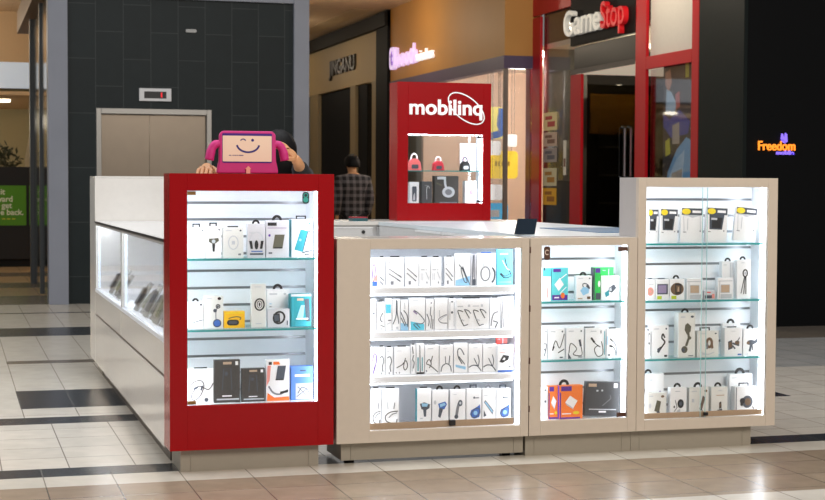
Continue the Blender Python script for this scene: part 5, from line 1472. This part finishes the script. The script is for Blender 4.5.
def hand_joints(J, E_, pre, wrist, d, side, up, curl, scale=1.0):
    """Palm and five unequal fingers: d forward along the hand, side towards the thumb, up = back of the hand."""
    w, d, s, u = Vector(wrist), Vector(d).normalized(), Vector(side).normalized(), Vector(up).normalized()
    k = scale
    palm = w + d * .05 * k
    J[pre + 'palm'] = (tuple(palm), (.024 * k, .019 * k))
    E_.append((pre + 'wrist', pre + 'palm'))
    for i, (off, ln) in enumerate(((.030, .066), (.010, .076), (-.010, .070), (-.029, .054))):
        b0 = w + d * .088 * k + s * off * k
        p1 = b0 + (d * math.cos(curl * .4) - u * math.sin(curl * .4)) * ln * .5 * k
        p2 = p1 + (d * math.cos(curl) - u * math.sin(curl)) * ln * .32 * k
        p3 = p2 + (d * math.cos(curl * 1.5) - u * math.sin(curl * 1.5)) * ln * .26 * k
        names = [pre + 'f%d%d' % (i, q) for q in range(4)]
        for nm, p, r in zip(names, (b0, p1, p2, p3), (.0105, .0092, .0085, .007)):
            J[nm] = (tuple(p), (r * k, r * k))
        E_ += chain([pre + 'palm'] + names)
    t0 = w + d * .03 * k + s * .028 * k
    t1 = t0 + (d * .7 + s * .6 - u * .25).normalized() * .036 * k
    t2 = t1 + (d * .9 + s * .15 - u * .4).normalized() * .03 * k
    for nm, p, r in zip((pre + 't0', pre + 't1', pre + 't2'), (t0, t1, t2), (.013, .0105, .008)):
        J[nm] = (tuple(p), (r * k, r * k))
    E_ += chain([pre + 'palm', pre + 't0', pre + 't1', pre + 't2'])


def head_features(parent, c, f, m_eye, m_lip, m_skin, hair, hair_m, name_hair='hair', capz=.0):
    """Face (f = unit facing direction) around head centre c; nose and ears are moulded onto the body's head."""
    c, f = Vector(c), Vector(f).normalized()
    s = Vector((0, 0, 1)).cross(f).normalized()
    for q in (-1, 1):
        b = MB()
        p = c + f * .083 + s * .032 * q + Vector((0, 0, .005))
        b.ball(p, .011, .011, .008, 0, 10, 6)
        b.tube([p + f * .008 + s * -.012 + Vector((0, 0, .018)), p + f * .009 + s * .012 + Vector((0, 0, .018))], .003, 0, 6)
        b.build('eye', m_eye, parent, smooth=True)
    b = MB()
    p = c + f * .082 + Vector((0, 0, -.062))
    b.ball(p, .022, .012, .007, 0, 10, 6)
    b.build('mouth', m_lip, parent, smooth=True)
    b = MB()
    p = c + f * .095 + Vector((0, 0, -.022))
    b.tube([c + f * .086 + Vector((0, 0, .008)), p, c + f * .088 + Vector((0, 0, -.034))], [.006, .014, .01], 0, 8)
    for q in (-1, 1):
        b.ball(c + s * .079 * q + Vector((0, 0, -.012)), .012, .018, .03, 0, 10, 6)
    b.build('nose_and_ears', m_skin, parent, smooth=True)
    b = MB()
    for nrm in [0]:
        n, mm = 20, 14
        vs, fs = [], []
        for i in range(mm + 1):
            el = PI / 2 - (PI * .62) * i / mm
            for k in range(n):
                a = 2 * PI * k / n
                d = Vector((math.cos(a), math.sin(a), 0))
                front = d.dot(f)
                lim = el
                lo = .42 if front > .35 else (-.25 if front > -.1 else -.75)
                lim = max(el, lo)
                r = .093 + .004 * math.sin(9 * a + 5 * el) + hair
                vs.append(c + Vector((d.x * math.cos(lim) * r, d.y * math.cos(lim) * (r + .012), math.sin(lim) * (r + .022) + capz)))
        for i in range(mm):
            for k in range(n):
                fs.append((i * n + k, i * n + (k + 1) % n, (i + 1) * n + (k + 1) % n, (i + 1) * n + k))
        b.add(vs, fs)
    o = b.build(name_hair, hair_m, parent, smooth=True)
    so = o.modifiers.new('solid', 'SOLIDIFY'); so.thickness = .012; so.offset = 1
    return o


SKINM = mat('skin_warm', (206, 150, 104), .5, scale=40)
EYE = mat('eye_dark', (30, 24, 22), .3)
LIP = mat('lip', (160, 90, 80), .5)
HAIR = mat('hair_black', (12, 10, 11), .6, spec=.2)


def person(label, loc, rz, J, body_edges, extra):
    p = thing('person', label, 'person', loc, rz)
    return p


# clerk behind the pink tablet: stands inside the kiosk, facing the camera, one hand raised by the tablet, the other on the case top
cx, cy = .665, .80
pk_ = thing('person', 'dark haired person in a black top behind the pink tablet, hand raised', 'person', (cx, cy, 0))
J = {}
Ed = []
loc_ = lambda x, y, z: (x - cx, y - cy, z)
J['pelvis'] = (loc_(.70, .98, .86), (.14, .10)); J['waist'] = (loc_(.70, .97, 1.0), (.125, .095)); J['chest'] = (loc_(.69, .92, 1.15), (.145, .105)); J['upper'] = (loc_(.66, .84, 1.31), (.12, .085))
J['neck'] = (loc_(.655, .80, 1.375), .05); J['jaw'] = (loc_(.645, .77, 1.405), (.062, .068)); J['head'] = (loc_(.65, .78, 1.465), (.074, .086)); J['crown'] = (loc_(.655, .79, 1.52), (.055, .06))
Ed += chain(['pelvis', 'waist', 'chest', 'upper', 'neck', 'jaw', 'head', 'crown'])
for s, nm in ((-1, 'l'), (1, 'r')):
    J[nm + 'hip'] = (loc_(.70 + s * .085, .98, .80), .085); J[nm + 'knee'] = (loc_(.70 + s * .095, .95, .46), .055); J[nm + 'calf'] = (loc_(.70 + s * .095, .98, .32), .05)
    J[nm + 'ankle'] = (loc_(.70 + s * .1, .99, .08), .036); J[nm + 'toe'] = (loc_(.70 + s * .115, .86, .035), (.035, .025))
    Ed += chain(['pelvis', nm + 'hip', nm + 'knee', nm + 'calf', nm + 'ankle', nm + 'toe'])
ARML = [('lsh', (.515, .82, 1.32), .055), ('lel', (.36, .66, 1.16), .042), ('lwrist', (.235, .43, 1.385), .024)]
ARMR = [('rsh', (.80, .82, 1.33), .055), ('rel', (.75, .62, 1.31), .044), ('rwrist', (.667, .40, 1.412), .026)]
for A in (ARML, ARMR):
    for nm, p, r in A:
        J[nm] = (loc_(*p), r)
    Ed += chain(['upper'] + [a[0] for a in A])
hand_joints(J, Ed, 'l', J['lwrist'][0], (-.25, -.9, -.18), (1, -.2, 0), (0, .15, 1), .5)
hand_joints(J, Ed, 'r', J['rwrist'][0], (-.7, -.1, .7), (-.26, -.805, -.375), (.6, -.45, .55), .75, 1.0)
skin('body', J, Ed, 'pelvis', SKINM, pk_, 2)
CJ = {k: J[k] for k in ('waist', 'chest', 'upper', 'lsh', 'lel', 'rsh', 'rel')}
CJ['hem'] = (J['pelvis'][0], (.155, .12))
CJ = {k: (v[0], tuple(r + .016 for r in (v[1] if isinstance(v[1], tuple) else (v[1], v[1])))) for k, v in CJ.items()}
CJ['collar'] = ((J['upper'][0][0], J['upper'][0][1] - .01, J['upper'][0][2] + .085), (.085, .075))
for n_, w_, e_ in (('lcuff', 'lwrist', 'lel'), ('rcuff', 'rwrist', 'rel')):
    a, b_ = Vector(J[e_][0]), Vector(J[w_][0])
    CJ[n_] = (tuple(a.lerp(b_, .82)), (.042, .042))
BLKTOP = mat('black_knit', (34, 33, 36), .8)
skin('black_top', CJ, chain(['hem', 'waist', 'chest', 'upper', 'collar']) + chain(['upper', 'lsh', 'lel', 'lcuff']) + chain(['upper', 'rsh', 'rel', 'rcuff']), 'hem', BLKTOP, pk_, 2)
TJ = {'hips': (loc_(.70, .98, .87), (.15, .115))}
for s, nm in ((-1, 'l'), (1, 'r')):
    for q in ('hip', 'knee', 'calf', 'ankle'):
        v = J[nm + q]
        TJ[nm + q] = (v[0], (v[1] + .016, v[1] + .016))
skin('trousers', TJ, chain(['hips', 'lhip', 'lknee', 'lcalf', 'lankle']) + chain(['hips', 'rhip', 'rknee', 'rcalf', 'rankle']), 'hips', mat('trousers_dark', (30, 32, 40), .8), pk_, 2)
for s in (-1, 1):
    b = MB(); b.ball(loc_(.70 + s * .112, .90, .0), .05, .14, .085, 0, 14, 10, cut=0.0); b.build('shoe', BLACK, pk_, smooth=True)
head_features(pk_, loc_(.652, .78, 1.462), (-1, -.12, -.1), EYE, LIP, SKINM, .0, HAIR)
b = MB(); b.ball(loc_(.655, .762, 1.415), .085, .09, .12, 0, 16, 10); b.build('long_hair', HAIR, pk_, smooth=True)
# shopper in plaid, walking away ------------------------------------------
PX, PYY = at(353, 190, 'y', 13.4).x, 13.4
PLAID = bpy.data.materials.new('plaid_flannel'); PLAID.use_nodes = True
nt = PLAID.node_tree
bs_ = nt.nodes['Principled BSDF']; bs_.inputs['Roughness'].default_value = .9
tc_ = nt.nodes.new('ShaderNodeTexCoord')
sx = nt.nodes.new('ShaderNodeSeparateXYZ'); nt.links.new(tc_.outputs['Object'], sx.inputs[0])
outs = []
for ax in ('X', 'Z'):
    mu = nt.nodes.new('ShaderNodeMath'); mu.operation = 'MULTIPLY'; mu.inputs[1].default_value = 11.0
    nt.links.new(sx.outputs[ax], mu.inputs[0])
    fr = nt.nodes.new('ShaderNodeMath'); fr.operation = 'FRACT'; nt.links.new(mu.outputs[0], fr.inputs[0])
    gt = nt.nodes.new('ShaderNodeMath'); gt.operation = 'GREATER_THAN'; gt.inputs[1].default_value = .55
    nt.links.new(fr.outputs[0], gt.inputs[0]); outs.append(gt)
ad = nt.nodes.new('ShaderNodeMath'); ad.operation = 'ADD'
nt.links.new(outs[0].outputs[0], ad.inputs[0]); nt.links.new(outs[1].outputs[0], ad.inputs[1])
hf = nt.nodes.new('ShaderNodeMath'); hf.operation = 'MULTIPLY'; hf.inputs[1].default_value = .5; nt.links.new(ad.outputs[0], hf.inputs[0])
mx_ = nt.nodes.new('ShaderNodeMix'); mx_.data_type = 'RGBA'
mx_.inputs[6].default_value = lin((30, 28, 30)) + (1,); mx_.inputs[7].default_value = lin((112, 106, 108)) + (1,)
nt.links.new(hf.outputs[0], mx_.inputs['Factor']); nt.links.new(mx_.outputs[2], bs_.inputs['Base Color'])
sh_ = thing('person', 'person seen from behind in a dark grey plaid jacket walking away past the clothes shop', 'person', (PX, PYY, 0), .12)
J, Ed = {}, []
J['pelvis'] = ((0, 0, .90), (.145, .11)); J['waist'] = ((0, 0, 1.05), (.135, .10)); J['chest'] = ((0, .01, 1.22), (.165, .115)); J['upper'] = ((0, .01, 1.37), (.135, .09))
J['neck'] = ((0, .02, 1.46), .055); J['jaw'] = ((0, .05, 1.52), (.066, .072)); J['head'] = ((0, .04, 1.59), (.078, .09)); J['crown'] = ((0, .03, 1.65), (.055, .065))
Ed += chain(['pelvis', 'waist', 'chest', 'upper', 'neck', 'jaw', 'head', 'crown'])
for s, nm, st in ((-1, 'l', .16), (1, 'r', -.14)):
    J[nm + 'hip'] = ((s * .09, 0, .84), .09); J[nm + 'knee'] = ((s * .1, st * .6 + .03, .48), .058); J[nm + 'calf'] = ((s * .1, st * .8, .33), .052); J[nm + 'ankle'] = ((s * .1, st, .09), .037); J[nm + 'toe'] = ((s * .115, st + .14, .035), (.035, .025))
    Ed += chain(['pelvis', nm + 'hip', nm + 'knee', nm + 'calf', nm + 'ankle', nm + 'toe'])
    J[nm + 'sh'] = ((s * .19, .01, 1.36), .06); J[nm + 'el'] = ((s * .25, -.02 - st * .2, 1.09), .045); J[nm + 'wrist'] = ((s * .23, .06 - st * .4, .86), .027)
    Ed += chain(['upper', nm + 'sh', nm + 'el', nm + 'wrist'])
    hand_joints(J, Ed, nm, J[nm + 'wrist'][0], (0, .15, -1), (-s * .3, 1, 0), (s, .3, 0), .5)
skin('body', J, Ed, 'pelvis', SKINM, sh_, 2)
CJ = {k: (J[k][0], tuple(r + .03 for r in (J[k][1] if isinstance(J[k][1], tuple) else (J[k][1],) * 2))) for k in ('pelvis', 'waist', 'chest', 'upper', 'lsh', 'lel', 'rsh', 'rel')}
CJ['hem'] = ((0, 0, .82), (.18, .145)); CJ['collar'] = ((0, .02, 1.45), (.085, .08))
for n_ in 'lr':
    a, b_ = Vector(J[n_ + 'el'][0]), Vector(J[n_ + 'wrist'][0]); CJ[n_ + 'cuff'] = (tuple(a.lerp(b_, .9)), (.045, .045))
skin('plaid_jacket', CJ, chain(['hem', 'pelvis', 'waist', 'chest', 'upper', 'collar']) + chain(['upper', 'lsh', 'lel', 'lcuff']) + chain(['upper', 'rsh', 'rel', 'rcuff']), 'hem', PLAID, sh_, 2)
TJ = {'hips': ((0, 0, .88), (.155, .12))}
for nm in 'lr':
    for q in ('hip', 'knee', 'calf', 'ankle'):
        v = J[nm + q]; TJ[nm + q] = (v[0], (v[1] + .018,) * 2)
skin('trousers', TJ, chain(['hips', 'lhip', 'lknee', 'lcalf', 'lankle']) + chain(['hips', 'rhip', 'rknee', 'rcalf', 'rankle']), 'hips', mat('trousers_black', (24, 24, 26), .8), sh_, 2)
for s, st in ((-1, .16), (1, -.14)):
    b = MB(); b.ball((s * .112, st + .07, 0), .05, .14, .09, 0, 14, 10, cut=0.0); b.build('shoe', BLACK, sh_, smooth=True)
head_features(sh_, (0, .04, 1.585), (-.25, 1, 0), EYE, LIP, SKINM, .004, HAIR)

# ------------------------------------------------------------------ light
SC.view_settings.view_transform = 'Standard'
SC.view_settings.look = 'None'
SC.view_settings.exposure = 0.0
SC.view_settings.gamma = 1.0
SC.view_settings.use_curve_mapping = False
w = bpy.data.worlds.new('daylight')
SC.world = w
w.use_nodes = True
bg = w.node_tree.nodes['Background']
bg.inputs['Color'].default_value = (1.0, .97, .94, 1)
bg.inputs['Strength'].default_value = 0.2


def area(name, loc, target, sx, sy, power, rgb=(1, 1, 1)):
    l = bpy.data.lights.new(name, 'AREA')
    l.shape = 'RECTANGLE'
    l.size, l.size_y = sx, sy
    l.energy = power
    l.color = rgb
    o = bpy.data.objects.new(name, l)
    COL.objects.link(o)
    o.location = loc
    d = Vector(target) - Vector(loc)
    o.rotation_euler = d.to_track_quat('-Z', 'Y').to_euler()
    return o


def lamp(name, loc, power, r=.1, rgb=(1, .85, .65)):
    l = bpy.data.lights.new(name, 'POINT')
    l.energy = power
    l.color = rgb
    l.shadow_soft_size = r
    o = bpy.data.objects.new(name, l)
    COL.objects.link(o)
    o.location = loc


area('skylight', (0.5, 1.0, 6.0), (0.5, 1.0, 0), 5, 5, 260, (.93, .96, 1.0))
area('skylight_left', (-5, 3, 5.5), (0, 2, .5), 3, 5, 220, (.96, .98, 1.0))
area('front_key_light', (3.5, -8, 5.5), (2, 0, .8), 5, 3, 520, (1.0, .91, .81))  # unseen warm key light added to brighten the kiosk fronts
for i, (x, y) in enumerate(((4.4, 14.6), (4.2, 19.0), (4.4, 22.5))):
    lamp('walkway_lamp', (x, y, 3.6), (46, 14, 14)[i])
for i, (x, y) in enumerate(((-3, 15.5), (-1.5, 17.5))):
    lamp('left_walkway_lamp', (x, y, 3.5), 45)
lamp('left_shop_lamp', (-1.5, 21.5, 2.4), 40, rgb=(1, .92, .75))
lamp('left_shop_lamp', (-4.5, 21.5, 2.4), 40, rgb=(1, .92, .75))
lamp('phone_shop_fill', (XG + .6, 13.6, 2.6), 75, rgb=(1, .92, .84))
lamp('phone_shop_fill', (XG + .35, 11.75, 2.75), 60, rgb=(1, .94, .86))  # added in front of the hanging boards to light their faces
lamp('games_shop_lamp', (XG + 1.3, 8.2, 2.7), 14, rgb=(1, .85, .6))
lamp('games_shop_lamp', (XG + 1.0, 10.6, 2.7), 22, rgb=(1, .88, .66))
lamp('clothes_shop_lamp', (XS + .7, 18.6, 2.4), 10, rgb=(1, .9, .65))
lamp('shopfront_fill', (5.2, 7.6, 3.7), 50)  # unseen fill added to brighten the window poster and red frames
lamp('shopfront_fill', (5.2, 9.6, 3.7), 10)  # second added fill along the shopfront, without a fitting
SC.cycles.use_denoising = True

# lettering becomes plain mesh
dg = bpy.context.evaluated_depsgraph_get()
dg.update()
for o in [q for q in SC.objects if q.type == 'FONT']:
    me = bpy.data.meshes.new_from_object(o.evaluated_get(dg))
    nm = o.name
    n = bpy.data.objects.new('tmp', me)
    COL.objects.link(n)
    n.parent = o.parent
    n.location, n.rotation_euler, n.scale = o.location, o.rotation_euler, o.scale
    bpy.data.objects.remove(o)
    n.name = nm
    me.name = nm
